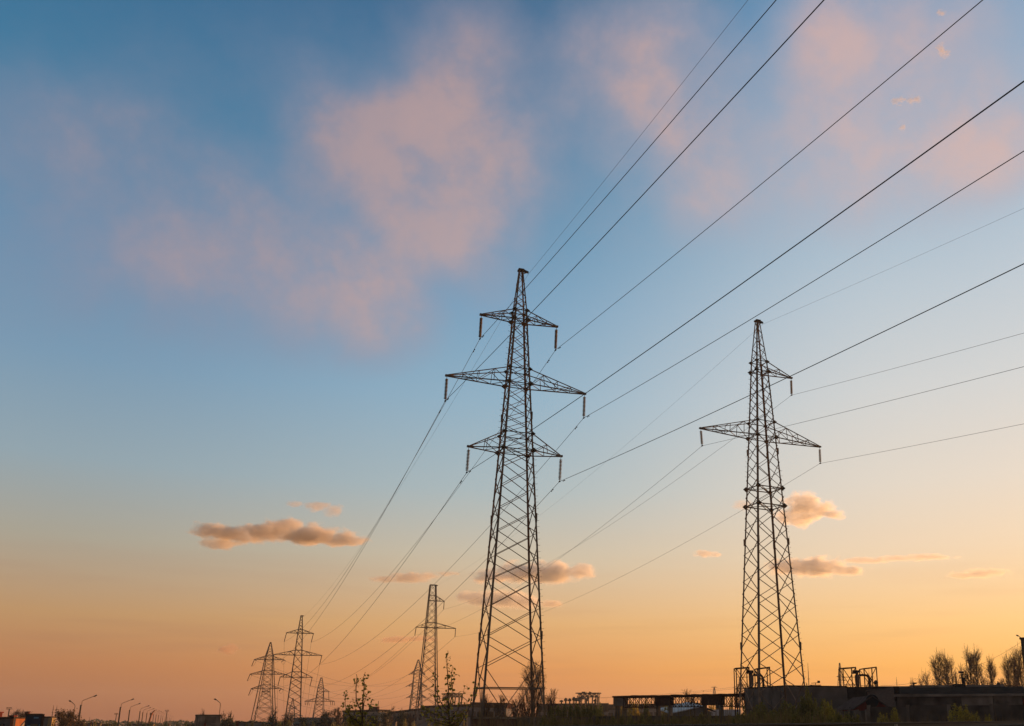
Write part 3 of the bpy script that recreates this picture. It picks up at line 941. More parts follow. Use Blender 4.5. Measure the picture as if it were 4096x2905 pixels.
A = [([sp1(1900, 1080), sp1(1905, 920), sp1(1890, 760), sp1(1850, 650), sp1(1800, 520), sp1(1770, 400), sp1(1775, 180), sp1(1760, 60), sp1(1775, -30), (1425, 2697)], .028, 1.8),
     ([sp1(1905, 900), sp1(1915, 700), sp1(1915, 500), sp1(1940, 300), sp1(1945, 120), sp1(1935, 0), (1453, 2713), (1461, 2689)], .022, 1.8),
     ([sp1(1880, 1000), sp1(1750, 880), sp1(1600, 720), sp1(1540, 600), sp1(1520, 480), sp1(1530, 380), sp1(1540, 310)], .015, 1.4),
     ([sp1(1910, 850), sp1(1980, 740), sp1(2050, 640), sp1(2090, 540), sp1(2125, 430)], .014, 1.4),
     ([sp1(1915, 700), sp1(1950, 500), sp1(1985, 370), sp1(2015, 270), sp1(2040, 245)], .010, 1.2),
     ([sp1(1900, 1050), sp1(1800, 900), sp1(1720, 800), sp1(1750, 640), sp1(1740, 480)], .012, 1.6),
     ([sp1(1890, 1080), sp1(1700, 960), sp1(1640, 820), sp1(1560, 700)], .012, 2.2), ([sp1(1920, 1060), sp1(2000, 920), sp1(2080, 850), sp1(2110, 830)], .012, 2.2),
     ([sp1(1900, 1100), sp1(1760, 1010), sp1(1700, 930), sp1(1690, 860)], .012, 2.6), ([sp1(1930, 1100), sp1(2040, 1010), sp1(2130, 930)], .012, 2.4),
     ([sp1(1900, 1000), sp1(1850, 930), sp1(1860, 840)], .010, 2.6), ([sp1(1750, 880), sp1(1660, 830), sp1(1590, 650), sp1(1640, 560)], .009, 2.2)]
B = [([sp2(625, 1110), sp2(605, 960), sp2(590, 820), sp2(585, 650), sp2(590, 480), sp2(585, 300), sp2(580, 180), sp2(575, 60), sp2(578, -60), (1791, 2603)], .030, 2.0),
     ([sp2(600, 900), sp2(620, 760), sp2(650, 600), sp2(665, 420), sp2(640, 330), sp2(655, 200), sp2(668, 115)], .016, 1.8),
     ([sp2(655, 480), sp2(680, 350), sp2(700, 280), sp2(714, 230)], .008, .9),
     ([sp2(600, 860), sp2(540, 800), sp2(460, 680), sp2(420, 580), sp2(380, 440), sp2(375, 350), sp2(385, 240)], .016, 1.6),
     ([sp2(590, 900), sp2(480, 830), sp2(410, 700), sp2(350, 600), sp2(330, 570)], .012, 1.3),
     ([sp2(640, 1050), sp2(720, 910), sp2(780, 760), sp2(830, 640), sp2(850, 520), sp2(874, 430)], .014, 1.3),
     ([sp2(640, 1080), sp2(770, 1090), sp2(880, 920), sp2(960, 740), sp2(1000, 600), sp2(1060, 390)], .016, 1.8),
     ([sp2(600, 1000), sp2(480, 950), sp2(300, 880), sp2(200, 820), sp2(150, 760)], .014, 2.2),
     ([sp2(610, 1050), sp2(420, 1010), sp2(280, 960), sp2(180, 860)], .014, 2.2),
     ([sp2(620, 1100), sp2(440, 1060), sp2(330, 1030), sp2(280, 1000)], .012, 2.6), ([sp2(640, 1100), sp2(800, 1000), sp2(860, 840)], .012, 2.4),
     ([sp2(630, 1000), sp2(700, 930), sp2(780, 900)], .010, 2.4), ([sp2(620, 1060), sp2(540, 1000), sp2(460, 880), sp2(420, 860)], .010, 2.2),
     ([sp2(650, 1080), sp2(730, 1000), sp2(800, 960), sp2(830, 900)], .010, 2.6)]
sapling('leafy sapling in front of the small anchor pylon, two upright leading shoots', A, 24.0, 3)
sapling('taller leafy sapling beside the left leg of the tallest pylon, one main shoot', B, 25.0, 5)

# ---------------------------------------------------------------- shrubs of the middle ground
SG = 'shrubs growing before the factory wall'
pa = shrub_proto('shrub', '', 11, 3.0, 2.4, 40, 6500, .17, 'leaf', .45)
pb = shrub_proto('shrub', '', 12, 3.0, 3.2, 56, 9000, .18, 'leaf', .55)
pc = shrub_proto('shrub', '', 13, 3.0, 2.0, 26, 4600, .16, 'leaf', .35)
pg_ = shrub_proto('shrub', '', 14, 3.0, 2.6, 34, 3600, .14, 'leaf_gold', .5)
pd = shrub_proto('shrub', '', 15, 2.0, 3.6, 60, 7000, .16, 'leaf', .35)
used = {}


def put_shrub(proto, px, ytop, wpx, D, label, group=SG, natural=(3.0, 2.4)):
    b = at(px, ytop, D); g = ground_z(D)
    h = b.z - g; w = span_w(wpx, D)
    o = proto if proto.name not in used else dup(proto, (0, 0, 0))
    used[proto.name] = 1; used[o.name] = 1; NAT[o.name] = NAT[proto.name]
    o.location = (b.x, D, g); o.rotation_euler = (0, 0, RNG.uniform(0, 6.28))
    o.scale = (w / natural[1], w / natural[1], h / NAT[proto.name])
    o['label'] = label; o['group'] = group
    return o


for px, yt, w, D, lb in ((3227, 2752, 100, 76, 'tall pointed green shrub against the long factory wall, right of the pylon legs'),
                         (3140, 2806, 170, 74, 'broad green shrub between the middle legs of the right-hand pylon'),
                         (3045, 2812, 150, 78, 'green shrub at the left legs of the right-hand pylon'),
                         (3292, 2800, 130, 72, 'green shrub sloping down beside the tall pointed one'),
                         (2985, 2836, 110, 70, 'low green shrub before the left end of the box building'),
                         (3345, 2846, 90, 68, 'small green shrub at the start of the concrete fence')):
    put_shrub(pb if w > 120 else pa, px, yt, w, D, lb, SG, (3.0, 3.2) if w > 120 else (3.0, 2.4))
for k in range(30):
    px = 2190 + k * 42 + RNG.uniform(-12, 12)
    put_shrub(pd, px, 2863 + RNG.uniform(-9, 9) + (6 if px < 2450 else 0), RNG.uniform(80, 130), 46 + RNG.uniform(-5, 8), 'low dark scrub growing in a band along the rail, among its likes', 'low scrub along the rail', (2.0, 3.6))
HG = 'upright shrubs in the hedge before the long factory'
for k, (px, yt, w) in enumerate(((2205, 2826, 34), (2232, 2822, 38), (2258, 2818, 36), (2284, 2821, 40), (2310, 2815, 38), (2336, 2822, 36), (2360, 2818, 36), (2381, 2824, 30))):
    put_shrub(pc, px, yt, w * 1.25, 104 + (k % 3) * 3, 'dark upright hedge shrub standing in the row right of the tallest pylon', HG, (3.0, 2.0))
put_shrub(pg_, 2398, 2814, 46, 102, 'golden-brown shrub ending the hedge row at its right', HG, (3.0, 2.6))
YG = 'yellow-green shrubs before the concrete fence'
for px, yt, w, lb in ((3838, 2818, 105, 'bushy orange-green shrub in front of the fence, largest on the right'), (3579, 2832, 46, 'slim yellow-green shrub at the middle of the fence'),
                      (3532, 2852, 60, 'low yellow-green shrub right of the fence post by the red shed'), (3900, 2848, 44, 'small shrub right of the bushy orange-green one'),
                      (3950, 2858, 40, 'little shrub under the last fence post but one'), (3310, 2800, 60, 'yellow-green shrub left of the lower fence panel')):
    put_shrub(pg_, px, yt, w, 62, lb, YG, (3.0, 2.6))
BG = 'trees and bushes behind the trestle'
for k, (px, yt, w, D, lb) in enumerate(((2486, 2812, 44, 172, 'brown bush showing in the first opening of the trestle'), (2535, 2802, 70, 170, 'brown-green bush left under the first lattice girder'),
                          (2585, 2800, 60, 168, 'brown-green bush right under the first lattice girder'), (2672, 2806, 66, 166, 'green bush beside the second pair of trestle columns'),
                          (2812, 2784, 66, 190, 'rounded brown bush under the right half of the second girder'), (2848, 2790, 44, 185, 'brown bush behind the third pair of trestle columns'),
                          (2925, 2798, 66, 200, 'twiggy brown bush left of the box building'))):
    put_shrub(pg_ if k % 2 else pb, px, yt, w, D, lb, BG, (3.0, 2.6) if k % 2 else (3.0, 3.2))


def env_tree(name, label, base, H, W, seed, limbs, twigs, group, shape='poplar', leaves=0, lsize=.24, lmat='leaf_brown', tr=.28, twig_r=.03, up=.3, low=.06, stems=1, sub=2):
    """limbs rise from the stem to the edge of the crown, twigs stand along them, buds or leaves on the twigs"""
    rng = random.Random(seed); root = thing(name, label, 'tree', base, 0, group)
    tm, bm_, lf = MB(), MB(), MB()
    ex = {'poplar': lambda u: max(.05, sin(pi * min(1, u * .97 + .03) ** .85)) ** .62, 'round': lambda u: max(.06, sin(pi * min(1, max(.02, u)) ** .75)) ** .5,
          'vase': lambda u: max(.05, (min(1, u * 1.35)) ** .8 * (1 - max(0, u - .72) * 2.2)), 'cone': lambda u: max(.05, 1.02 - u) ** .7 * min(1, .45 + u * 4)}[shape]
    offs = [V(((i - (stems - 1) / 2) * W * .34, rng.gauss(0, .15), 0)) for i in range(stems)]
    pts_all = []
    for o in offs:
        pts = [V((o.x * min(1, .2 + 2.2 * t) + rng.gauss(0, .012) * W, o.y, H * (.99 if stems == 1 else rng.uniform(.86, .96)) * t)) for t in (0, .12, .3, .5, .7, .86, 1)]
        tm.tube(pts, [tr * (1 - .93 * t) for t in (0, .12, .3, .5, .7, .86, 1)], 6, False); pts_all.append(pts)
    lean = 1.0 / stems ** .6
    for k in range(limbs):
        pts = pts_all[k % stems]
        u0 = low + (.84 - low) * ((k + rng.random()) / limbs) ** 1.1
        f = u0 * 6 / .99; j = min(5, int(f)); p0 = pts[j].lerp(pts[j + 1], min(1, f - j))
        a = rng.uniform(0, 2 * pi); u1 = min(.995, u0 + up * rng.uniform(.5, 1.15) * (1.05 - u0))
        r1 = W * .5 * ex(u1) * rng.uniform(.32, 1.0) * (lean if stems > 1 else 1)
        p2 = V((pts[j].x * .8 + r1 * cos(a), r1 * sin(a), H * u1)); pm = p0.lerp(p2, .45) + V((cos(a), sin(a), 0)) * (r1 * .16) + V((rng.gauss(0, .02) * W, rng.gauss(0, .02) * W, 0))
        seg = [p0, p0.lerp(pm, .55), pm, pm.lerp(p2, .55) + V((rng.gauss(0, .015) * W, 0, 0)), p2]
        lr = tr * (.42 * (1 - u0) + .10)
        bm_.tube(seg, [lr, lr * .8, lr * .6, lr * .38, twig_r], 4, False)
        for t in range(twigs):
            v = rng.uniform(.2, 1.0) * 4; j2 = min(3, int(v)); q0 = seg[j2].lerp(seg[j2 + 1], v - j2)
            d = ((seg[j2 + 1] - seg[j2]).normalized() * .9 + V((rng.gauss(0, .42), rng.gauss(0, .42), rng.uniform(0, .5)))).normalized()
            l = H * rng.uniform(.035, .085) * (1.3 if shape != 'poplar' else 1.0)
            q1 = q0 + d * l * .5 + V((rng.gauss(0, .05) * l, 0, 0)); q2 = q0 + d * l + V((0, 0, l * .12))
            if q2.z > H: q2.z = H
            bm_.tube([q0, q1, q2], [twig_r, twig_r * .75, twig_r * .4], 3, False)
            for _ in range(sub):
                w0 = q0.lerp(q2, rng.uniform(.25, .95)); dd = (d + V((rng.gauss(0, .6), rng.gauss(0, .6), rng.gauss(.1, .4)))).normalized()
                bm_.tube([w0, w0 + dd * l * rng.uniform(.25, .5)], [twig_r * .6, twig_r * .3], 3, False)
            for _ in range(leaves):
                c = q0.lerp(q2, rng.uniform(0, 1.05)); leafquad(lf, c + V((rng.gauss(0, lsize), rng.gauss(0, lsize), rng.gauss(0, lsize))), lsize, rng)
    tm.build('trunk', M['bark'], root); bm_.build('branches', M['twig'], root)
    if leaves: lf.build('crown', M[lmat], root)
    return root


def far_tree(px, yt, wpx, D, label, seed, kind, group, stems=1):
    b = at(px, yt, D); g = ground_z(D); H = (b.z - g) * (1.03 if kind in ('poplar', 'slim') else 1.0); base = (b.x, D, g); W = span_w(wpx, D); q = D / 230.0
    if kind == 'poplar':
        return env_tree('poplar_tree', label, base, H, W, seed, 66, 16, group, 'poplar', 1, .17, 'leaf_brown', .34, .027 * q, .34, .06, stems)
    if kind == 'slim':
        return env_tree('poplar_tree', label, base, H, W, seed, 22, 10, group, 'poplar', 1, .18, 'leaf_brown', .18, .030 * q, .40, .15)
    if kind == 'bare':
        return env_tree('bare_tree', label, base, H, W, seed, 22, 13, group, 'round', 0, .2, 'leaf_brown', .24 * q + .05, .034 * q, .5, .28, 1, 4)
    if kind == 'round':
        return env_tree('leafing_tree', label, base, H, W, seed, 30, 14, group, 'round', 3, .24, 'leaf_brown', .24, .034 * q, .45, .10, 1, 3)
    if kind == 'dark':
        return env_tree('evergreen_tree', label, base, H, W, seed, 30, 12, group, 'cone', 8, .34, 'leaf_dark', .25, .03 * q, .22, .03)


r6 = lambda s, t: (3300 + .3476 * s, 2450 + .3476 * t)
PGp = 'poplars beyond the factory'
for k, (s, t, w, D, kd, lb) in enumerate((
        (1285, 422, 130, 230, 'poplar', 'broad poplar on the left of the poplar group, left of its two stems'), (1375, 440, 120, 234, 'poplar', 'broad poplar joined to the right side of the leftmost big poplar'),
        (1445, 512, 70, 240, 'slim', 'slim poplar just right of the left pair of big poplars'), (1502, 640, 50, 250, 'slim', 'short slim poplar left of the roof floodlight mast'),
        (1562, 590, 60, 245, 'slim', 'thin poplar right behind the roof floodlight mast'), (1640, 395, 120, 228, 'poplar', 'left half of the tallest middle pair of poplars'), (1715, 378, 120, 232, 'poplar', 'right half of the tallest middle pair of poplars'),
        (1805, 640, 60, 250, 'slim', 'thin short poplar between the tall middle pair and the single one'), (1890, 498, 110, 236, 'poplar', 'single egg-shaped poplar right of the tall middle pair'),
        (2085, 452, 110, 226, 'poplar', 'leaning poplar at the left of the right-hand poplar group'), (2165, 455, 90, 230, 'poplar', 'middle poplar of the right-hand poplar group'), (2215, 365, 130, 224, 'poplar', 'tallest poplar of the right-hand group, beside the tower block'),
        (1105, 655, 80, 240, 'slim', 'small sparse poplar left of the big poplars'), (1162, 655, 50, 242, 'slim', 'thin twiggy poplar close left of the big poplars'), (1008, 770, 40, 260, 'slim', 'tiny bare poplar top above the white parapet'))):
    x, y = r6(s, t); far_tree(x, y, w * .48, D, lb, 100 + k, kd, PGp, 1)
for k, (s, t) in enumerate(((2000, 775), (2045, 760), (2095, 740))):
    x, y = r6(s, t); far_tree(x, y, 34, 215, ('dense round bush low left of the right-hand poplars', 'dense round bush in the middle under the right-hand poplars', 'dense round bush right under the tallest right-hand poplar')[k], 140 + k, 'round', PGp)
far_tree(3475, 2676, 20, 300, 'small poplar showing through the right-hand frame tower', 150, 'slim', PGp)

TB = 'bare trees behind the tallest pylon'
bt = at(2133, 2648, 128)
env_tree('bare_tree', 'large bare upswept tree behind the right legs of the tallest pylon', (bt.x, 128, ground_z(128)), bt.z - ground_z(128), span_w(136, 128), 21, 72, 17, TB, 'round', 0, .2, 'leaf_brown', .15, .015, .55, .03, 1, 3)
for k, (px, yt, D, lb) in enumerate(((1950, 2772, 150, 'small bare tree left inside the legs of the tallest pylon'), (2004, 2776, 155, 'small bare round tree at the middle inside the tallest pylon'), (2208, 2756, 140, 'bare tree with drooping side branch just right of the tallest pylon'), (2062, 2794, 150, 'brownish bare bush left of the large upswept tree'), (2092, 2798, 148, 'brownish bare bush at the foot of the large upswept tree'))):
    far_tree(px, yt, 60, D, lb, 160 + k, 'bare', TB)
bt = at(2757, 2758, 186); env_tree('leafing_tree', 'budding tree rising above the trestle roof', (bt.x, 186, ground_z(186)), bt.z - ground_z(186), span_w(74, 186), 31, 30, 14, BG, 'vase', 3, .16, 'leaf', .2, .022, .5, .12)

LG = 'trees along the left horizon'
for k, (px, yt, D, kd, lb) in enumerate((
        (60, 2842, 190, 'bare', 'bare tree behind the grey house at the left edge'), (92, 2836, 195, 'bare', 'bare tree behind the orange wall'), (112, 2846, 200, 'bare', 'bare tree left behind the billboard'),
        (250, 2836, 150, 'round', 'dense round tree right of the yellow house, left part'), (285, 2834, 152, 'round', 'dense round tree left of the curved street lamp, right part'), (322, 2874, 160, 'round', 'low bush at the foot of the first street lamp'),
        (803, 2850, 260, 'slim', 'bare poplar top at the left edge of the concrete hut'), (817, 2838, 262, 'slim', 'bare poplar rising behind the concrete hut'), (896, 2842, 255, 'slim', 'bare poplar right of the concrete hut, taller left one'), (926, 2845, 258, 'slim', 'bare poplar behind the right egg-shaped evergreen'),
        (901, 2861, 215, 'dark', 'egg-shaped evergreen right beside the concrete hut'), (924, 2862, 216, 'dark', 'second egg-shaped evergreen from the concrete hut'),
        (1096, 2824, 300, 'slim', 'bare poplar between the close pair of pylons'), (1084, 2848, 250, 'dark', 'dark pointed evergreen under the bare poplar between the pylons'), (1108, 2872, 252, 'dark', 'low dark evergreen at the left foot of the slim pylon'),
        (1160, 2850, 240, 'round', 'rounded tree at the right foot of the slim pylon'), (1140, 2872, 236, 'round', 'golden-brown bush between the feet of the slim pylon'), (1220, 2858, 250, 'dark', 'pointed evergreen before the green hall'), (1255, 2866, 250, 'dark', 'dark tree left of the small anchor pylon'),
        (1298, 2836, 240, 'dark', 'large dark tree right of the small anchor pylon'), (1332, 2834, 242, 'round', 'brown-topped tree second right of the small anchor pylon'), (1356, 2828, 244, 'round', 'brown-topped tree just left of the two-shoot sapling'), (1395, 2850, 240, 'dark', 'dark tree behind the two-shoot sapling'),
        (1448, 2856, 238, 'dark', 'dark tree before the roof cabin of the panel building'), (1505, 2846, 236, 'dark', 'dark tree right of the two-shoot sapling'), (1548, 2834, 240, 'dark', 'dark tree left of the faint anchor pylon'), (1568, 2824, 262, 'slim', 'bare thin tree top before the long panel building'), (1608, 2832, 240, 'dark', 'dark tree at the left foot of the flat-topped pylon'),
        (1640, 2850, 236, 'bare', 'brown bare tree at the foot of the faint anchor pylon'), (1000, 2886, 240, 'dark', 'low dark bush left of the leftmost pylon'), (770, 2884, 250, 'dark', 'low dark bush left of the concrete hut'), (745, 2888, 300, 'dark', 'low dark bush at the end of the lamp row'))):
    far_tree(px, yt, {'dark': 52, 'round': 62, 'slim': 34, 'bare': 46}[kd], D, lb, 200 + k, kd, LG)
FG_ = 'low bushes filling the left horizon'
for k in range(34):
    px = 330 + k * 46 + RNG.uniform(-16, 16)
    if px > 1880: break
    put_shrub(pd, px, 2890 + RNG.uniform(-4, 6), RNG.uniform(56, 100), RNG.uniform(210, 250), 'low dark bush on the left skyline, one of a scattered line', FG_, (2.0, 3.6))

# dry weeds: a mass nobody would count
wd = MB(); rw = random.Random(9)
for k in range(5200):
    px = rw.uniform(1900, 4150); D = rw.uniform(28, 60) if px < 3300 else rw.uniform(58, 70)
    b = at(px, 2880, D); g = ground_z(D); h = (rw.uniform(.9, 2.0) if rw.random() < .8 else rw.uniform(1.8, 2.5)) * (1.0 if D < 60 else .8)
    p = V((b.x, D, g)); q = p + V((rw.gauss(0, .18), rw.gauss(0, .18), h)); m_ = p.lerp(q, .6) + V((rw.gauss(0, .04), 0, 0))
    w = .012
    wd.poly([p - V((w, 0, 0)), p + V((w, 0, 0)), m_ + V((w * .8, 0, 0)), q, m_ - V((w * .8, 0, 0))])
tag(wd.build('dry_weeds', M['straw']), 'tall dry weeds standing between the rail and the fence', 'weeds', None, 'stuff')

# far woods closing the horizon: one mass
fw = MB(); rw = random.Random(4)
for k in range(9000):
    D = rw.uniform(650, 900); px = rw.uniform(-500, 4600) if k % 3 else rw.uniform(300, 1300)
    yt = 2886 + 4 * sin(px * .013) + 3 * sin(px * .041 + 1) + 2.5 * sin(px * .11)
    b = at(px, yt, D); g = ground_z(D)
    leafquad(fw, V((b.x, D, g + (b.z - g) * rw.random() ** .6)), 2.2, rw)
tag(fw.build('far_woods', M['leaf_dark']), 'dark strip of far woods along the horizon', 'woods', None, 'stuff')


# ------------------------------------------------------------------ buildings and street furniture
def wallbox(mb, p, q, z0, z1, th):
    """an upright slab from p to q, th thick away from the camera"""
    p, q = V((p[0], p[1], 0)), V((q[0], q[1], 0))
    n = V((-(q - p).y, (q - p).x, 0)).normalized()
    if n.y < 0: n = -n
    mb.prism([p + V((0, 0, z0)), q + V((0, 0, z0)), q + V((0, 0, z1)), p + V((0, 0, z1))], n * th)


def frame_of(p, q):
    """place along a wall: s metres from p towards q, o metres proud of it, at height z"""
    p, q = V((p[0], p[1], 0)), V((q[0], q[1], 0)); u = (q - p).normalized(); n = V((u.y, -u.x, 0))
    if n.y > 0: n = -n
    return (q - p).length, lambda s, o, z: p + u * s + n * o + V((0, 0, z))


def along_box(mb, P, s0, s1, z0, z1, o0, o1):
    a, b, c, d = P(s0, o0, z0), P(s1, o0, z0), P(s1, o0, z1), P(s0, o0, z1)
    mb.prism([a, b, c, d], P(s0, o1, z0) - a)


# ---- the long factory with its clad box, white parapet, brick block and low wing
def factory():
    za = zat(2742, 120.0)
    c1, c0 = at(3145, 2742, 120), at(2979, 2753, 130)
    g = -4.5
    box = thing('factory_box', 'dark clad box building behind the legs of the right-hand pylon', 'building', (c1.x, c1.y, g))
    L_, P = frame_of(c0, c1)
    off = lambda v: v - V(box.location)
    Q = lambda s, o, z: off(P(s, o, z))
    m = MB(); m.prism([Q(0, 0, g), Q(L_, 0, g), Q(L_, -9, g), Q(0, -9, g)], (0, 0, za - g - .12)); m.build('wall', M['clad'], box)
    m = MB(); along_box(m, Q, -.1, L_ + .06, za - .117, za + .03, .06, -9.05); m.build('roof', M['roofing'], box)
    m = MB()
    for k in range(1, 5):
        along_box(m, Q, L_ * k / 4.6 - .05, L_ * k / 4.6 + .05, g, za - .13, .003, .05)
    along_box(m, Q, .0, L_, za - 2.9, za - 2.76, .052, .12)
    m.build('wall_ribs', M['concrete_dark'], box)

    zb = zat(2748, 126.0)
    p, q = at(3120, 2748, 126), at(3560, 2749, 126)
    hall = thing('factory_hall', 'long dark factory hall with concrete piers right of the box building', 'building', (p.x, p.y, g))
    L_, P0 = frame_of(p, q); Q = lambda s, o, z: P0(s, o, z) - V(hall.location)
    m = MB(); m.prism([Q(0, 0, g), Q(L_, 0, g), Q(L_, -22, g), Q(0, -22, g)], (0, 0, zb - g - .2)); m.build('wall', M['concrete_dark'], hall)
    m = MB(); along_box(m, Q, -.1, L_ + .1, zb - 1.5, zb, .28, .003); along_box(m, Q, -.1, L_ + .1, zb - .19, zb + .004, .0, -22); m.build('parapet', M['roofing'], hall)
    k = 0
    for px in (3180, 3283, 3349, 3420, 3412 + 70):
        s = (at(px, 2800, 126).x - p.x) * L_ / (q.x - p.x)
        m = MB(); along_box(m, Q, s - .28, s + .28, g, zb - 1.51, .003, .22); m.build('pier', M['concrete'], hall)
    m = MB(); along_box(m, Q, 0, L_, zb - 4.0, zb - 3.88, .003, .1); m.build('ledge', M['roofing'], hall)
    m = MB()
    for px in (3215, 3320, 3380):
        s = (at(px, 2800, 126).x - p.x) * L_ / (q.x - p.x); along_box(m, Q, s - .05, s + .05, zb - 2.6, zb - 2.2, .003, .06)
    m.build('wall_bracket', M['iron'], hall)

    # upper hall with a pale parapet, further back
    a, b, c, d = at(3476, 2749, 132), at(3833, 2741, 131), at(3905, 2738.5, 131), at(4260, 2752, 126)
    up = thing('factory_hall', 'upper factory roof edge of pale parapet slabs left of the tower block', 'building', (a.x, a.y, g))
    O = V(up.location)
    m = MB()
    for i, (s, e) in enumerate(((a, b), (b, c), (c, d))):
        wallbox(m, s - O, e - O, 0, (s.z + e.z) / 2 - g - .02 * i, 8 + i * .01)
    m.build('wall', M['concrete_dark'], up)
    m = MB()
    for i, (s, e) in enumerate(((a, at(3630, 2745.5, 131.6)), (at(3637, 2745.5, 131.6), b), (at(3860, 2741, 130.8), at(4012, 2744, 129)), (at(4020, 2744.5, 129), d))):
        z = (s.z + e.z) / 2
        wallbox(m, s - O - V((0, .25, 0)), e - O - V((0, .25, 0)), z - g - .95, z - g + .06 + .01 * i, .2)
    m.build('parapet_slabs', M['concrete_light'], up)
    m = MB(); s = at(3655, 2735, 130.5) - O; m.tube([(s.x, s.y, s.z - 1.1), (s.x, s.y, s.z)], .12, 6); m.box((s.x + .1, s.y, s.z + .05), (.5, .3, .2)); m.build('roof_vent', M['iron'], up)
    m = MB(); s = at(3835, 2741, 130.5) - O; m.box((s.x, s.y, s.z - .3), (1.4, .8, .9)); m.build('roof_hatch', M['iron'], up)
    m = MB()
    for sx, s2 in ((3785, 0), (3798, .2)):
        s = at(sx, 2734, 131.5) - O; m.tube([s - V((0, 0, .5)), s, s + V((.18, 0, .06)), s + V((.3, 0, -.1))], .07, 6)
    m.build('vent_pipe', M['iron'], up)

    # brick block and low wing in front
    g2 = -3.0
    l, r = at(3469, 2766, 109), at(3578, 2752, 104)
    bb = thing('brick_block', 'pale brick block with sloping top edge beside the red shed', 'building', (l.x, l.y, g2)); O = V(bb.location)
    zl, zr = l.z - g2, r.z - g2
    m = MB(); rr = r - O
    m.prism([(0, 0, 0), (rr.x, rr.y, 0), (rr.x, rr.y, zr), (0, 0, zl)], (1.5, 5, 0)); m.build('wall', M['brick'], bb)
    m = MB(); m.prism([(-.15, -.1, zl + .003), (rr.x + .1, rr.y - .1, zr + .003), (rr.x + .1, rr.y - .1, zr + .12), (-.15, -.1, zl + .12)], (1.7, 5.2, 0)); m.build('coping', M['concrete_dark'], bb)
    m = MB(); m.box((rr.x + .2, rr.y + .1, zr - .6), (.5, .6, 1.5)); m.build('chimney', M['roofing'], bb)
    w0, w1 = at(3586, 2775, 103), at(4110, 2770, 99)
    wing = thing('low_wing', 'low wing with pale wall slabs under a dark bitumen roof, behind the concrete fence', 'building', (w0.x, w0.y, g2))
    L_, P1 = frame_of(w0, w1); Q1 = lambda s, o, z: P1(s, o, z) - V(wing.location)
    zt = w0.z
    m = MB(); m.prism([Q1(0, 0, g2), Q1(L_, 0, g2), Q1(L_, -12, g2), Q1(0, -12, g2)], (0, 0, zt - .25 - g2)); m.build('wall', M['concrete_dark'], wing)
    cuts = [0, 13.2 / 26.5, 19.6 / 26.5, .955, 1.0]
    for i in range(3):
        m = MB(); along_box(m, Q1, L_ * cuts[i] + .03, L_ * cuts[i + 1] - .03, zt - 3.3, zt - .26, .003, .12 + .01 * i); m.build('wall_slab', M['concrete' if i else 'concrete_dark'] if i != 1 else M['concrete_light'], wing)
    m = MB(); along_box(m, Q1, L_ * .957, L_ - .02, zt - 3.3, zt - .5, .003, .1); m.build('door', M['redpaint'], wing)
    m = MB()
    m.prism([Q1(-.2, .35, zt - .245), Q1(L_ + .2, .35, zt - .245), Q1(L_ + .2, -8, zt + .75), Q1(-.2, -8, zt + .75)], (0, 0, .14)); m.build('roof', M['roofing'], wing)
    m = MB(); along_box(m, Q1, -.3, L_ + .3, zt - .34, zt - .10, .36, .40); m.build('gutter', M['concrete_light'], wing)
    return zb


ZROOF = factory()

# tower block at the right edge; unseen length added to block the low sun
tb = at(4082, 2558, 150); gb = ground_z(150)
tw = thing('tower_block', 'tall pale block cut off by the right edge', 'building', (tb.x, 150, gb), R(-30))
m = MB(); m.box((19, 4, (tb.z - gb) / 2), (38, 8, tb.z - gb)); m.build('wall', M['concrete_dark'], tw)
m = MB(); m.box((19, 4, tb.z - gb + .15), (38.3, 8.3, .29)); m.build('roof_edge', M['concrete_dark'], tw)
m = MB()
for k in range(1, 8): m.box((19, -.003, (tb.z - gb) * k / 8), (38.0, .03, .06)); m.box((-.003, 4, (tb.z - gb) * k / 8), (.03, 8.0, .06))
m.build('panel_joints', M['concrete_dark'], tw)
for k in range(7):
    for x in (2.2, 5.2, 8.2, 11.2, 14.2, 17.2, 20.2, 23.2, 26.2, 29.2, 32.2, 35.2):
        m = MB(); m.box((x, -.02, (tb.z - gb) * (k + .55) / 8), (1.4, .05, 1.4)); m.build('window', M['window'], tw)


def arm_lamp(name, label, base, top, reach, side, group=None, r=.11):
    root = thing(name, label, 'street lamp', base, 0, group); h = top - base[2]
    m = MB(); m.tube([(0, 0, 0), (0, 0, h * .45), (0, 0, h - 1.55)], [r * 1.25, r * 1.1, r * .95], 8); m.build('pole', M['concrete_dark'], root)
    m = MB(); m.tube([(side * .10, 0, h - 2.0), (side * .11, 0, h - .95), (side * .22, 0, h - .80), (side * reach, 0, h - .05)], .045, 6); m.box((side * .06, 0, h - 1.6), (.28, .2, .12)); m.build('arm', M['steel'], root)
    m = MB(); m.lathe([(.02, -.36), (.10, -.2), (.13, .05), (.10, .28), (.02, .36)], 8); o = m.build('lamp_head', M['steel'], root)
    o.location = (side * (reach + .2), 0, h); o.rotation_euler = (0, side * R(66), 0)
    return root


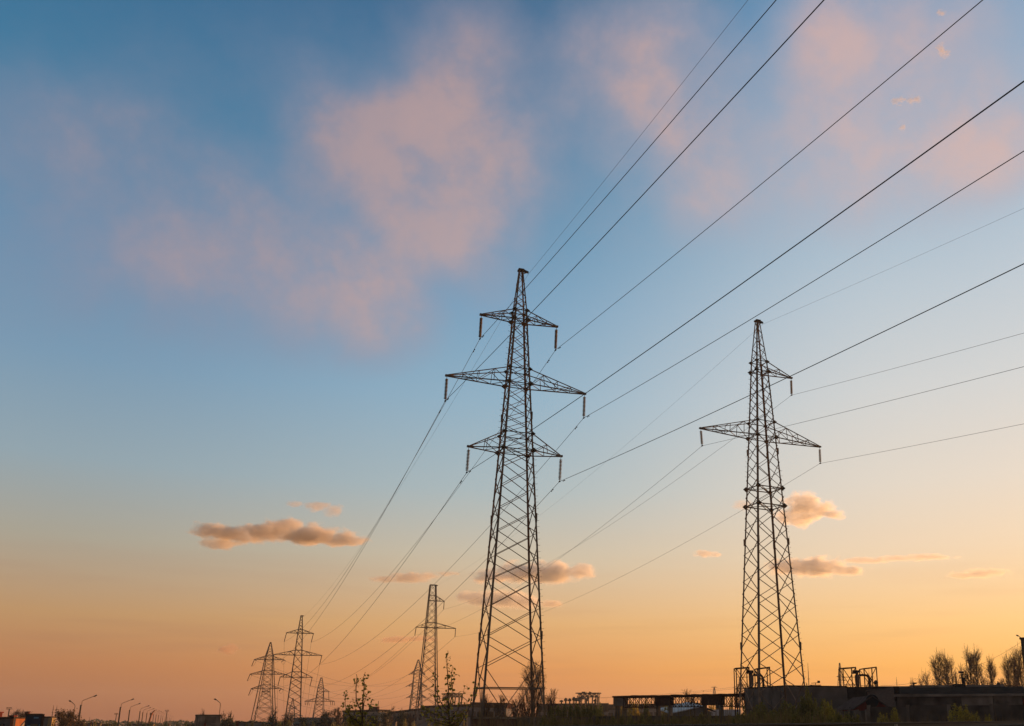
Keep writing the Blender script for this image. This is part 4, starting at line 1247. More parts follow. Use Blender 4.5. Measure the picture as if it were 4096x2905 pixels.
LROW = 'street lamps in the receding row on the left'
lamps = ((333, 2784), (490, 2798), (522, 2815), (563, 2824), (574, 2831), (590, 2835.5), (604, 2841), (616.5, 2844), (626.5, 2846.5), (636, 2849.5), (646, 2852), (653, 2855.5), (662, 2858.5), (672, 2861.5), (679, 2864.5), (685, 2867))
ORD = ('nearest', 'second', 'third', 'fourth', 'fifth', 'sixth', 'seventh', 'eighth', 'ninth', 'tenth', 'eleventh', 'twelfth', 'thirteenth', 'fourteenth', 'fifteenth', 'farthest')
proto = None
for (px, yt), o_ in zip(lamps, ORD):
    D = 170.0 * 96.0 / (2880 - yt); D = min(D, 900)
    p = at(px - (4 if D < 200 else 0), yt, D)
    lb = '%s street lamp of the receding row, arm pointing right' % o_
    if proto is None:
        proto = arm_lamp('street_lamp', lb, (p.x, D, p.z - 11.2), p.z, 2.1, 1, LROW, .14)
    else:
        dup(proto, (p.x, D, p.z - 11.2), 0, lb)


def hook_lamp(label, px, yt, D, H, side):
    p = at(px, yt, D); root = thing('street_lamp', label, 'street lamp', (p.x, D, p.z - H), 0, 'curved street lamps')
    k = D / 190.0
    m = MB(); m.tube([(0, 0, 0), (0, 0, H - 3.0 * k)], [.22 * k, .15 * k], 8); m.build('pole', M['iron'], root)
    m = MB(); m.tube([(0, 0, H - 3.1 * k), (0, 0, H - 1.0 * k), (side * .12 * k, 0, H - .72 * k), (side * .9 * k, 0, H - .12 * k)], .06 * k, 6); m.build('arm', M['steel'], root)
    m = MB(); m.lathe([(.02, -.3), (.14, -.15), (.16, .12), (.06, .3)], 8); o = m.build('lamp_head', M['steel'], root)
    o.scale = (k, k, k); o.location = (side * 1.1 * k, 0, H - .05 * k); o.rotation_euler = (0, side * R(68), 0)
    return root


hook_lamp('curved street lamp with its head to the left, beside the round tree', 303, 2804, 180, 10.5, -1)
hook_lamp('curved street lamp standing behind the right end of the concrete hut', 884, 2797, 215, 11, -1)
hook_lamp('thin curved street lamp between the tall sapling and the tallest pylon', 1869, 2786, 235, 10.5, -1)
hook_lamp('small curved lamp on top of the tower block', 4092, 2542, 153, 2.0, -1)


def flood_mast(label, px, yt, D, k=1.0):
    p = at(px, yt, D); H = p.z - ground_z(D)
    root = thing('floodlight_mast', label, 'floodlight mast', (p.x, D, ground_z(D)), 0, 'floodlight masts')
    m = MB(); m.tube([(0, 0, 0), (0, 0, H - 1.2 * k)], [.5 * k, .28 * k], 8); m.build('mast', M['iron'], root)
    m = MB(); m.box((0, 0, H - 1.2 * k), (2.9 * k, 1.2 * k, .22 * k))
    for x in (-1.4, -.7, 0, .7, 1.4): m.bar((x * k, -.5 * k, H - 1.2 * k), (x * k, -.5 * k, H - .2 * k), .08 * k)
    m.bar((-1.4 * k, -.5 * k, H - .55 * k), (1.4 * k, -.5 * k, H - .55 * k), .08 * k); m.build('platform', M['iron'], root)
    for x in (-1.0, 0, 1.0):
        m = MB(); m.box((x * k, -.3 * k, H - .45 * k), (.5 * k, .3 * k, .45 * k), 0, R(20)); m.build('floodlight', M['steel'], root)
    return root


flood_mast('floodlight mast behind the grey house at the left edge', 39, 2828, 330, .62)
flood_mast('floodlight mast between the first two lamps of the row', 466.5, 2852, 330, .42)
flood_mast('floodlight mast rising out of the far lamp row', 669, 2839, 330, .44)
p = at(3851, 2686, 140)
fm = thing('floodlight_mast', 'thick mast with railed platform and one flat lamp among the poplars', 'floodlight mast', (p.x, 140, 0), 0, 'floodlight masts')
m = MB(); m.tube([(0, 0, 0), (0, 0, p.z - 1.0)], .26, 10); m.build('mast', M['iron'], fm)
m = MB(); m.box((0, 0, p.z - .95), (1.0, .9, .12))
for x in (-.48, -.16, .16, .48): m.bar((x, -.4, p.z - .95), (x, -.4, p.z - .45), .04)
m.bar((-.5, -.4, p.z - .47), (.5, -.4, p.z - .47), .05); m.bar((-.5, -.4, p.z - .7), (.5, -.4, p.z - .7), .04); m.build('platform', M['iron'], fm)
m = MB(); m.box((-.25, 0, p.z - .12), (.7, .4, .24), 0, R(12)); m.bar((-.1, 0, p.z - .9), (-.25, 0, p.z - .2), .07); m.build('floodlight', M['iron'], fm)


# ---- the two rooftop frames with cyclone separators
def cyclone_unit(label, px0, D, ybase):
    k = 1.04 * D / F * .3418
    X = lambda s: (s - 430) * k
    zb_ = zat(ybase, D)
    Z = lambda t: zat(2350 + .3418 * t, D) - zb_
    root = thing('cyclone_frame', label, 'dust collector', (at(px0, ybase, D).x, D, zb_), 0, 'rooftop dust collectors')
    dp = 2.4
    m = MB(); w = .125
    tops = ((430, 945), (572, 935), (662, 950), (800, 933))
    for s, t in tops:
        for y in (0, dp): m.bar((X(s), y, 0), (X(s), y, Z(t)), w)
    for (s0, t0), (s1, t1) in ((tops[0], tops[1]), (tops[2], tops[3])):
        for y in (0, dp): m.bar((X(s0), y, Z(t0)), (X(s1), y, Z(t1)), w)
    for s, t in tops: m.bar((X(s), 0, Z(t)), (X(s), dp, Z(t)), w)
    m.build('frame', M['rust'], root)
    m = MB(); w = .085
    for (s0, t0), (s1, t1) in ((tops[0], tops[1]), (tops[2], tops[3])):
        zt = Z(t0)
        m.bar((X(s0), 0, Z(t0)), (X(s1), 0, Z(1190)), w); m.bar((X(s1), 0, Z(t1)), (X(s0), 0, Z(1190)), w)
        m.bar((X(s0), dp, Z(t0)), (X(s1), dp, Z(1190)), w * .8)
    for t in (1050, 1135): m.bar((X(430), 0, Z(t)), (X(560), 0, Z(t)), .07)
    m.build('cross_bracing', M['rust'], root)
    m = MB()
    for s in range(440, 800, 30): m.bar((X(s), -.3, 0), (X(s), -.3, Z(1150)), .04)
    m.bar((X(430), -.3, Z(1150)), (X(800), -.3, Z(1150)), .05); m.build('railing', M['rust'], root)
    c = V((X(606), dp * .5, 0)); r0 = 27 * k
    m = MB(); m.lathe([(r0 * .55, 0), (r0 * .9, Z(1130)), (r0, Z(1080)), (r0, Z(1030)), (r0 * .85, Z(1022)), (0, Z(1021))], 14, c); m.build('cyclone', M['steel'], root, True)
    m = MB(); m.lathe([(r0 * .6, Z(1022)), (r0 * .6, Z(995)), (r0 * 1.15, Z(994)), (r0 * 1.15, Z(966)), (0, Z(965))], 12, c); m.box(c + V((-r0 * 1.2, 0, Z(985))), (r0, r0 * .9, .5)); m.build('outlet_cap', M['rust'], root)
    m = MB(); rr = 13 * k
    m.tube([c + V((r0 * .8, 0, Z(1022))), (X(690), c.y, Z(1022)), (X(718), c.y, Z(1028)), (X(733), c.y, Z(1048)), (X(738), c.y, Z(1075)), (X(738), c.y, 0)], rr, 10); m.build('duct', M['rust'], root, True)
    return root


cyc = cyclone_unit('cyclone dust collector in a braced frame behind the right-hand pylon legs', 2947, 131.0, 2752)
m = MB()
for s in (0, 1.4): m.bar((s, 0, -7), (s, 0, 0), .17); m.bar((s, 2.4, -7), (s, 2.4, 0), .17)
for z in (-.1, -1.2, -2.6): m.bar((0, 0, z), (2.6, 0, z), .1); m.bar((0, 0, z), (0, 2.4, z), .1)
m.bar((0, 0, -2.6), (1.4, 0, 0), .1); m.bar((1.4, 0, -2.6), (0, 0, 0), .1); m.build('lower_frame', M['rust'], cyc)
c2 = dup(cyc, (at(3376, 2752, 131).x, 131.0, zat(2752, 131)), 0, 'cyclone dust collector standing free against the sky over the long hall')
for ch in list(c2.children):
    if ch.name.startswith('lower_frame'): bpy.data.objects.remove(ch)


def roof_ball(label, px, yc, D, r):
    p = at(px, yc, D); root = thing('roof_ventilator', label, 'ventilator', (p.x, D, p.z - r * 1.9), 0, 'round roof ventilators')
    m = MB(); m.lathe([(0, 2.9 * r)] + [(r * sin(pi * k / 9), 1.9 * r + r * cos(pi * k / 9)) for k in range(1, 9)], 14); m.build('ball', M['iron'], root, True)
    m = MB(); m.lathe([(r * .3, 1.0 * r), (r * .3, .1 * r), (r * .9, 0), (r * .9, -.5 * r)], 10); m.build('neck', M['iron'], root)


roof_ball('black round ventilator at the foot of the right-hand cyclone frame', 3504, 2730, 129, .30)
roof_ball('black round ventilator on the pale parapet before the poplars', 3994, 2736, 131, .24)
# rooftop winch and aerials
p = at(3262, 2742, 128); w_ = thing('roof_winch', 'small open frame with a block on the long hall roof', 'roof equipment', (p.x, 128, ZROOF))
m = MB()
for x in (-.5, .5): m.bar((x, 0, 0), (x, 0, .35), .07)
m.bar((-.75, 0, .3), (.75, 0, .3), .09); m.bar((-.55, 0, .55), (.45, 0, .62), .07); m.bar((0, 0, .3), (0, 0, .6), .07); m.build('frame', M['iron'], w_)
m = MB(); m.box((.45, 0, .72), (.3, .3, .3)); m.build('motor', M['iron'], w_)


def aerial(label, px, yt, yb, D, r=.03):
    p, q = at(px, yt, D), at(px, yb, D); m = MB(); h = p.z - q.z
    m.tube([(0, 0, -.6), (0, 0, h * .55), (0, 0, h)], [r * 1.6, r, r * .4], 6); m.bar((-.2, 0, h * .33), (.2, 0, h * .33), r); m.bar((0, -.1, h * .62), (.1, .1, h * .62), r)
    o = m.build('aerial_mast', M['iron']); o.location = q; tag(o, label, 'aerial', 'thin roof aerials')


aerial('thin aerial right of the right-hand pylon legs', 3236, 2652, 2748, 129, .04)
aerial('short aerial on the white parapet left of the poplars', 3588, 2707, 2745, 133)
aerial('faint aerial left of the poplar group', 3651, 2708, 2744, 140, .02)
aerial('left one of two rods above the yellow house', 208, 2821, 2866, 180, .05)
aerial('right one of two rods above the yellow house', 222, 2823, 2866, 182, .05)
aerial('faint rod on the low flat roof behind the first lamp', 356, 2868, 2893, 320, .06)

cable(sag_pts(at(4081, 2571, 150), at(3522, 2743, 131.5), 1.6, 30), .018, 'thin cable sagging from the tower block down to the parapet', CG)

# ---- red shed
ap, el_, er = at(3488, 2784, 92), at(3423, 2837, 92), at(3562, 2826, 91)
bk = at(3416, 2791.5, 100)
sh = thing('red_shed', 'small red gable shed with grey sheet roof and round vent, behind the fence', 'shed', (ap.x, 92, -1.5)); O = V(sh.location)
dv = V((bk.x - ap.x, 8.5, 0)); ze = el_.z + .15
m = MB(); a, b, c = V((el_.x, 92, -1.5)), V((er.x, 92, -1.5)), V((ap.x, 92, ap.z - .1))
m.prism([a - O, b - O, V((er.x, 92, ze)) - O, c - O, V((el_.x, 92, ze)) - O], dv); m.build('wall', M['redpaint'], sh)
m = MB()
for e in (el_, er):
    s = 1 if e is er else -1
    m.prism([V((ap.x - s * .02, 91.8, ap.z - .06)) - O, V((e.x + s * .3, 91.8, ze - .2)) - O, V((e.x + s * .3, 91.8, ze - .10)) - O, V((ap.x - s * .02, 91.8, ap.z + .05)) - O], dv * 1.05)
m.build('roof', M['slate'], sh)
m = MB(); m.lathe([(0, .03), (.52, .03), (.60, .06), (.62, .0), (.62, -.03)], 20); o = m.build('round_vent', M['iron'], sh); q = at(3489, 2804, 91.95); o.location = V((q.x, 91.93, q.z)) - O; o.rotation_euler = (R(90), 0, 0)
m = MB()
for px in (3400, 3412): q = at(px, 2834, 93.5) - O; m.tube([q - V((0, 0, .6)), q + V((0, 0, .15))], .04, 5)
m.build('vent_pipe', M['iron'], sh)


# ---- concrete fences
def fence(label, pts, group, mat_='concrete_dark', post=.26, panel=3.1, top=.0):
    root = thing('concrete_fence', label, 'fence', (pts[0].x, pts[0].y, 0), 0, group); O = V(root.location)
    for a, b in zip(pts, pts[1:]):
        L_, P = frame_of(a, b); n = max(1, int(L_ / panel)); g = -2.5
        Q = lambda s, o, z: P(s, o, z) - O
        sl = lambda s: a.z + (b.z - a.z) * s / L_
        for k in range(n):
            s0, s1 = L_ * k / n, L_ * (k + 1) / n; z = sl((s0 + s1) / 2) + RNG.uniform(-.05, .05)
            m = MB(); along_box(m, Q, s0 + post / 2 + .004, s1 - post / 2 - .004, g, z, -.06, .05); along_box(m, Q, s0 + .3, s1 - .3, z - .55, z - .48, .052, .075)
            m.build('panel', M[mat_], root)
            m = MB(); along_box(m, Q, s0 - post / 2, s0 + post / 2, g, sl(s0) + .10, -.1, .12); m.build('post', M['concrete'], root)
        m = MB(); along_box(m, Q, L_ - post / 2, L_ + post / 2, g, sl(L_) + .10, -.1, .12); m.build('post', M['concrete'], root)


fence('grey concrete panel fence with square posts along the right foreground', [at(3474, 2826, 79), at(4330, 2819, 71)], 'concrete fences')
fence('lower far section of concrete fence left of the red shed front', [at(3335, 2844, 97), at(3466, 2843, 84)], 'concrete fences')
fence('long low dark fence below the trestle and hedge, half hidden by scrub', [at(2232, 2868, 88), at(3330, 2858, 80)], 'concrete fences', 'concrete_dark', .2, 3.2)
fence('low concrete fence running behind the foot of the tallest pylon', [at(1990, 2868, 96), at(2228, 2869, 92)], 'concrete fences', 'concrete', .2, 3.4)

# ---- hut at the tallest pylon
h0, h1 = at(1890, 2868, 92), at(1988, 2866.5, 91)
ht = thing('brick_hut', 'flat-roofed brick hut with dark door at the left foot of the tallest pylon', 'hut', (h0.x, 92, -2.5)); O = V(ht.location)
m = MB(); wallbox(m, h0 - O, h1 - O, 0, h0.z + 2.5 - .16, 4); m.build('wall', M['redbrick'], ht)
m = MB(); wallbox(m, h0 - O - V((.25, .3, 0)), h1 - O + V((.25, -.3, 0)), h0.z + 2.5 - .157, h0.z + 2.5, 4.6); m.build('roof', M['concrete_light'], ht)
m = MB(); q = at(1930, 2890, 91.7) - O; m.box((q.x, q.y + .12, 1.6), (.8, .06, 2.6)); m.build('door', M['iron'], ht)

# ---- trestle (open crane way)
def trestle():
    r4_ = lambda s, t: (2100 + .393 * s, 2350 + .393 * t)
    PA, PB = at(*r4_(915, 1105), 150), at(*r4_(2260, 1079), 137)
    tr = thing('trestle', 'long dark elevated trestle with lattice girders on concrete columns', 'trestle', (PA.x, PA.y, 0)); O = V(tr.location)
    L_, P = frame_of(PA, PB); Q = lambda s, o, z: P(s, o, z) - O
    def S(s):
        x0, x1 = r4_(915, 0)[0], r4_(2260, 0)[0]; t = (r4_(s, 0)[0] - x0) / (x1 - x0)
        iz0, iz1 = 1 / 150.0, 1 / 137.0
        return L_ * (t * iz1) / (iz0 + (iz1 - iz0) * t) if False else L_ * t / (t + (1 - t) * 150 / 137.0) * 1.0
    zt = PA.z; g = ground_z(145) - .5
    m = MB(); n = 26
    for k in range(n):
        along_box(m, Q, L_ * k / n + .01, L_ * (k + 1) / n - .01, zt - .26 + .004 * (k % 3), zt + RNG.uniform(-.03, .07), .75, -.75)
    m.build('deck', M['rust'], tr)
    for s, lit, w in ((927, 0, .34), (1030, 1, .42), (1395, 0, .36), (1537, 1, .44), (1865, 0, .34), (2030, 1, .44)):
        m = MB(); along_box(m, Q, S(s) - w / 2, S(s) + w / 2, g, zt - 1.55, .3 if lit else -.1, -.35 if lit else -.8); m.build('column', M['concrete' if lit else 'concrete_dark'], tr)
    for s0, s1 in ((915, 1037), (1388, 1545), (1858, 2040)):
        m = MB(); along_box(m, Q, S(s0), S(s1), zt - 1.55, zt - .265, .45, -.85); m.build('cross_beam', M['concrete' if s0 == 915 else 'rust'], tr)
    for s0, s1 in ((1042, 1386), (1548, 1856), (2043, 2252)):
        for o in (.55, -.55):
            m = MB(); a, b = S(s0), S(s1); k_ = max(4, int((b - a) / 1.05)); z0, z1 = zt - 1.75, zt - .33
            m.bar(Q(a, o, z0), Q(b, o, z0), .13); m.bar(Q(a, o, z1), Q(b, o, z1), .12)
            for k in range(k_ + 1):
                s = a + (b - a) * k / k_
                m.bar(Q(s, o, z0), Q(s, o, z1), .09)
                if k < k_:
                    e = a + (b - a) * (k + 1) / k_
                    m.bar(Q(s, o, z0 if k % 2 else z1), Q(e, o, z1 if k % 2 else z0), .06)
                    m.bar(Q(s, o, z1 if k % 2 else z0), Q(e, o, z0 if k % 2 else z1), .05)
            m.build('girder', M['rust'], tr)


trestle()
q = at(2776, 2798, 146)
m = MB(); m.tube([(0, 0, -6), (0, 0, 0)], .08, 6); m.bar((-.5, 0, -.5), (.5, 0, -.5), .07)
for x in (-.5, .5): m.box((x, 0, -.6), (.25, .25, .25))
o = m.build('lamp_post', M['iron']); o.location = q; tag(o, 'thin post with two small lamps under the middle girder of the trestle', 'lamp post')

# white-roofed shed and low white wall under the trestle
a, b, c = at(2682, 2853, 158), at(2791, 2827, 170), at(2836, 2846, 168)
ws = thing('white_shed', 'low shed with white metal roof under the trestle', 'shed', (b.x, 165, ground_z(165))); O = V(ws.location)
A_, B_, C_ = [V((p.x, 160, p.z)) - O for p in (a, b, c)]
m = MB(); m.prism([(A_.x + .6, -4.6, 0), (C_.x - .3, -4.6, 0), (C_.x - .3, -4.6, C_.z - .25), (B_.x, -4.6, B_.z - .22), (A_.x + .6, -4.6, A_.z - .05)], (.5, 12, 0)); m.build('wall', M['panel'], ws)
m = MB(); m.prism([(A_.x, -5.2, A_.z - .15), (B_.x + .01, -5.2, B_.z - .15), (B_.x + .01, -5.2, B_.z), (A_.x, -5.2, A_.z)], (-1.5, 14, .9)); m.build('roof', M['white'], ws)
m = MB(); m.prism([(B_.x + .02, -5.2, B_.z - .15), (C_.x + .3, -5.2, C_.z - .2), (C_.x + .3, -5.2, C_.z - .05), (B_.x + .02, -5.2, B_.z)], (-1.5, 14, .9)); m.build('roof', M['roofing'], ws)
wl = MB(); a, b = at(2840, 2839, 175), at(2962, 2838, 172); wallbox(wl, (0, 0), (b.x - a.x, b.y - a.y), 0, a.z - ground_z(175), .3)
o = wl.build('white_wall', M['white']); o.location = (a.x, 175, ground_z(175)); tag(o, 'long white wall seen between the last trestle columns', 'wall')
# tall filling tower beyond the trestle
q = at(2872, 2795, 230); lt = thing('filling_tower', 'dark stepped hopper tower seen through the third trestle opening', 'hopper', (q.x, 230, ground_z(230))); H_ = q.z - ground_z(230)
m = MB(); m.box((0, 0, H_ * .5), (1.2, 1.4, H_)); m.build('shaft', M['iron'], lt)
m = MB(); m.box((1.2, 0, H_ * .68), (1.6, 1.6, H_ * .16)); m.box((1.6, 0, H_ * .52), (2.4, 1.6, .3)); m.bar((.2, 0, H_ * .8), (3.0, 0, H_ * .72), .2); m.build('hopper', M['iron'], lt)


# ---- gantry cranes
def gantry(label, px, D, k):
    """k: metres per unit of a zoomed drawing, 2.29 px to the photo pixel"""
    q = at(px, 2350 + .393 * 1078, D); zt = q.z; g = ground_z(D) - zt
    root = thing('gantry_crane', label, 'gantry crane', (q.x, D, zt), R(-12), 'gantry cranes')
    X = lambda s: (s - 530) * k
    m = MB(); h = 34 * k; z1, z0 = .0, -h
    for y in (-1.2, 1.2):
        m.bar((X(526), y, z1), (X(760), y, z1), .34); m.bar((X(545), y, z0), (X(745), y, z0), .3)
        n = 9
        for i in range(n):
            s0, s1 = 540 + 205 * i / n, 540 + 205 * (i + 1) / n
            m.bar((X(s0), y, z1 if i % 2 else z0), (X(s1), y, z0 if i % 2 else z1), .2); m.bar((X(s1), y, z0), (X(s1), y, z1), .16)
    for s in (540, 600, 680, 745): m.bar((X(s), -1.2, z1), (X(s), 1.2, z1), .2)
    m.build('girder', M['steel_far'], root)
    for s0, s1, y in ((618, 632, -1), (632, 645, 1), (690, 680, -1), (706, 708, 1), (738, 755, -1), (735, 748, 1), (562, 565, 1)):
        m = MB(); m.bar((X(s0), y * 1.2, z0), (X(s1), y * 3.0, g), .3); m.bar((X(s0 + 4), y * 1.2, z0), (X(s1 + 8), y * 3.0, g), .16); m.build('leg', M['steel_far'], root)
    m = MB(); m.box((X(557), 0, -56 * k), (36 * k, 2.6, 34 * k)); m.box((X(580), 0, -44 * k), (40 * k, 2.4, 26 * k)); m.build('cab', M['greywall'], root)
    m = MB(); m.box((X(602), 0, 8 * k), (34 * k, 2.4, 11 * k)); m.box((X(590), 0, 3 * k), (50 * k, 2.6, 5 * k)); m.bar((X(655), 0, 0), (X(652), 0, 14 * k), .3); m.bar((X(650), 0, 13 * k), (X(672), 0, 4 * k), .3); m.build('trolley', M['iron'], root)
    m = MB(); m.bar((X(640), 0, z0), (X(640), 0, z0 - 8 * k), .12); m.box((X(640), 0, z0 - 12 * k), (.7, .5, .8)); m.build('hook', M['iron'], root)
    return root


kk = .393 * 1.04 * 330 / F
gc = gantry('gantry crane with cab standing on the long factory roof line, right of the hedge', 2308, 330, kk)
q = at(1772, 2776, 330)
dup(gc, (q.x, 330, q.z), R(-12), 'gantry crane half hidden behind the taller sapling', .86)

# ---- long panel buildings on the horizon
def long_hall(label, x0, y0, D0, x1, y1, D1, mt, band=None, roof_h=.9, nwin=0, vents=(), depth=16):
    a, b = at(x0, y0, D0), at(x1, y1, D1); g = ground_z(min(D0, D1))
    root = thing('panel_building', label, 'building', (a.x, a.y, g), 0, 'long buildings on the horizon'); O = V(root.location)
    L_, P = frame_of(a, b); Q = lambda s, o, z: P(s, o, z) - O
    zs = lambda s: a.z + (b.z - a.z) * s / L_
    m = MB(); m.prism([Q(0, 0, g), Q(L_, 0, g), Q(L_, 0, b.z - roof_h), Q(0, 0, a.z - roof_h)], Q(0, -depth, g) - Q(0, 0, g)); m.build('wall', M[mt], root)
    m = MB(); m.prism([Q(-.2, .15, a.z - roof_h + .003), Q(L_ + .2, .15, b.z - roof_h + .003), Q(L_ + .2, .15, b.z), Q(-.2, .15, a.z)], Q(0, -depth - .3, g) - Q(0, 0, g)); m.build('roof', M[band or 'roofing'], root)
    for k in range(nwin):
        s0, s1 = L_ * (k + .12) / nwin, L_ * (k + .88) / nwin; z = zs((s0 + s1) / 2)
        m = MB(); along_box(m, Q, s0, s1, z - roof_h - 3.2, z - roof_h - 1.2, .003, .06); m.build('window', M['window'], root)
    for px, hh in vents:
        s = L_ * (px - x0) / (x1 - x0); z = zs(s); c = Q(s, -1.5, z)
        m = MB(); m.tube([c, c + V((0, 0, hh * .55))], .32, 6); m.lathe([(.05, hh), (.7, hh * .75), (.75, hh * .45), (.3, hh * .4)], 8, c); m.build('roof_vent', M['iron'], root)
    return root


long_hall('long dark factory with mushroom vents along its roof, behind the hedge', 2150, 2815, 372, 2432, 2813, 372, 'panel', None, 3.2, 14, ((2245, 1.4), (2262, 2.2), (2278, 2.0), (2295, 2.6), (2304, 2.2), (2318, 1.6), (2345, 2.0), (2380, 1.6)))
long_hall('low pale hall left of the first trestle column', 2425, 2818, 395, 2800, 2812, 400, 'panel', None, 2.2, 12)
long_hall('dark roofed hall behind the legs of the tallest pylon', 1884, 2809, 300, 2026, 2812, 300, 'panel', 'rust', 1.6, 6)
long_hall('long pale hall behind the tall sapling', 1690, 2824, 310, 1890, 2816, 300, 'panel', None, .7, 7)
long_hall('long pale panel building rising to the right behind the dark trees', 1556, 2848, 340, 1700, 2831, 320, 'concrete_light', None, .7, 6)
long_hall('grey panel building with a roof cabin behind the two-shoot sapling', 1372, 2842, 330, 1516, 2838, 330, 'concrete_light', None, .7, 6)
p = at(1497, 2830, 332); rc = thing('roof_cabin', 'brown cabin with a mast on the roof of the grey panel building', 'roof cabin', (p.x, 332, zat(2839.5, 332)))
m = MB(); m.box((0, 0, .45), (2.9, 2.5, .9)); m.build('wall', M['rust'], rc); m = MB(); m.box((0, 0, .98), (3.1, 2.7, .14)); m.build('roof', M['roofing'], rc)
m = MB(); m.tube([(1.3, 0, 1), (1.35, 0, 2.6), (1.2, 0, 3.0)], .09, 6); m.build('mast', M['rust'], rc)
long_hall('low green hall between the left pylons and the dark trees', 1176, 2871, 300, 1290, 2870, 300, 'greenwall', 'panel', .6, 3)
p = at(1578, 2888, 200); wp = MB(); wp.box((0, 0, 0), (.75, .75, 5)); wp.box((0, 0, 2.55), (.95, .95, .16)); o = wp.build('brick_chimney', M['concrete_light']); o.location = (p.x, 200, p.z - 2.6); tag(o, 'short pale chimney among the dark trees, right of the two-shoot sapling', 'chimney')

# ---- concrete hut on the left, low roofs, billboard, houses
a, b = at(795, 2858.5, 200), at(884, 2857, 202.2)
hut = thing('concrete_hut', 'windowless grey concrete hut with a darker patch, right of the lamp row', 'hut', (a.x, 200, ground_z(200))); O = V(hut.location)
m = MB(); wallbox(m, a - O, b - O, 0, a.z - O.z - .25, 5); m.build('wall', M['concrete'], hut)
m = MB(); wallbox(m, a - O - V((.15, .15, 0)), b - O + V((.15, -.15, 0)), a.z - O.z - .247, a.z - O.z, 5.4); m.build('roof', M['concrete_dark'], hut)
L_, P = frame_of(a, b); Q = lambda s, o, z: P(s, o, z) - O
m = MB(); along_box(m, Q, L_ * .30, L_ * .80, a.z - 1.75, a.z - .5, .003, .03); m.build('repair_patch', M['concrete_dark'], hut)
m = MB(); along_box(m, Q, L_ * .28, L_ * .36, a.z - 4, a.z - 1.7, .05, .45); m.build('flue', M['redpaint'], hut)
a, b = at(944, 2887, 230), at(994, 2886.5, 228)
lr = thing('low_shed', 'low dark roof with a square red chimney left of the leftmost pylon', 'shed', (a.x, 230, ground_z(230))); O = V(lr.location)
m = MB(); wallbox(m, a - O, b - O, 0, a.z - O.z - .2, 5); m.build('wall', M['greywall'], lr)
m = MB(); wallbox(m, a - O - V((.2, .2, 0)), b - O + V((.2, -.2, 0)), a.z - O.z - .197, a.z - O.z, 5.5); m.build('roof', M['roofing'], lr)
m = MB(); q = at(951, 2886, 229.5) - O; m.box((q.x, q.y, q.z - .9), (.5, .5, 2)); m.build('chimney', M['redpaint'], lr)


def lit_house(name, label, xl, xc, xr, yt, D, left_m, right_m, chim=(), extra=None):
    """two walls meeting at an edge: the right-hand one turns towards the low sun"""
    p0, p1 = at(xl, yt, D), at(xc, yt, D * .985); g = ground_z(D)
    p2 = at(xr, yt + 1, D * 1.025)
    root = thing(name, label, 'house', (p1.x, p1.y, g), 0, 'houses at the left edge'); O = V(root.location); h = p1.z - g
    A_, B_, C_ = [V((p.x, p.y, 0)) - V((O.x, O.y, 0)) for p in (p0, p1, p2)]
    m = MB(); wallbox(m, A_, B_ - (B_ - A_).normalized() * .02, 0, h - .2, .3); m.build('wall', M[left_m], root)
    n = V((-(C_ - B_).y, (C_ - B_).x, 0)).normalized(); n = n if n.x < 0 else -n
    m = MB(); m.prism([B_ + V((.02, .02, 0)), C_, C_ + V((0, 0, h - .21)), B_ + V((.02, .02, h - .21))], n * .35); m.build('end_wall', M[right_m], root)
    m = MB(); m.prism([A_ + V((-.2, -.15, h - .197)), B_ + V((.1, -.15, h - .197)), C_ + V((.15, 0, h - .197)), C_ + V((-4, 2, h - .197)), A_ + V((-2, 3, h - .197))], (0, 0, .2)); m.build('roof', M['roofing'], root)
    if extra: extra(root, A_, B_, C_, h)
    for px, y0 in chim:
        q = at(px, y0, D) - O; m = MB(); m.box((q.x, 1.2, (q.z + h) / 2 - .1), (.55, .5, q.z - h + .3)); m.box((q.x, 1.2, q.z + .06), (.75, .7, .14)); m.build('chimney', M['redpaint'], root)
    return root


def ex1(root, A_, B_, C_, h):
    d = (C_ - B_).normalized(); n = V((d.y, -d.x, 0)); n = n if n.x > 0 else -n; l = (C_ - B_).length
    m = MB(); m.prism([B_ + d * (l * .05) + n * .01 + V((0, 0, h - 2.6)), B_ + d * (l * .05) + n * .01 + V((0, 0, h - 2.2)), B_ + d * l + n * .01 + V((0, 0, h - .3)), B_ + d * l + n * .01 + V((0, 0, h - .7))], n * .14); m.build('stair_flank', M['concrete_light'], root)
    dd = (B_ - A_).normalized(); nn = V((dd.y, -dd.x, 0)); nn = nn if nn.y < 0 else -nn
    c = B_ - dd * 2.4 + nn * .01
    m = MB(); m.prism([c + V((0, 0, h - 2.6)), c + dd * .9 + V((0, 0, h - 2.6)), c + dd * .9 + V((0, 0, h - .8)), c + V((0, 0, h - .8))], nn * .05); w = m.build('window', M['window'], root)
    m = MB(); q = c + nn * .055; m.prism([q + dd * .4 + V((0, 0, h - 2.55)), q + dd * .5 + V((0, 0, h - 2.55)), q + dd * .5 + V((0, 0, h - .85)), q + dd * .4 + V((0, 0, h - .85))], nn * .03); m.build('window_frame', M['yellowwall'], w)


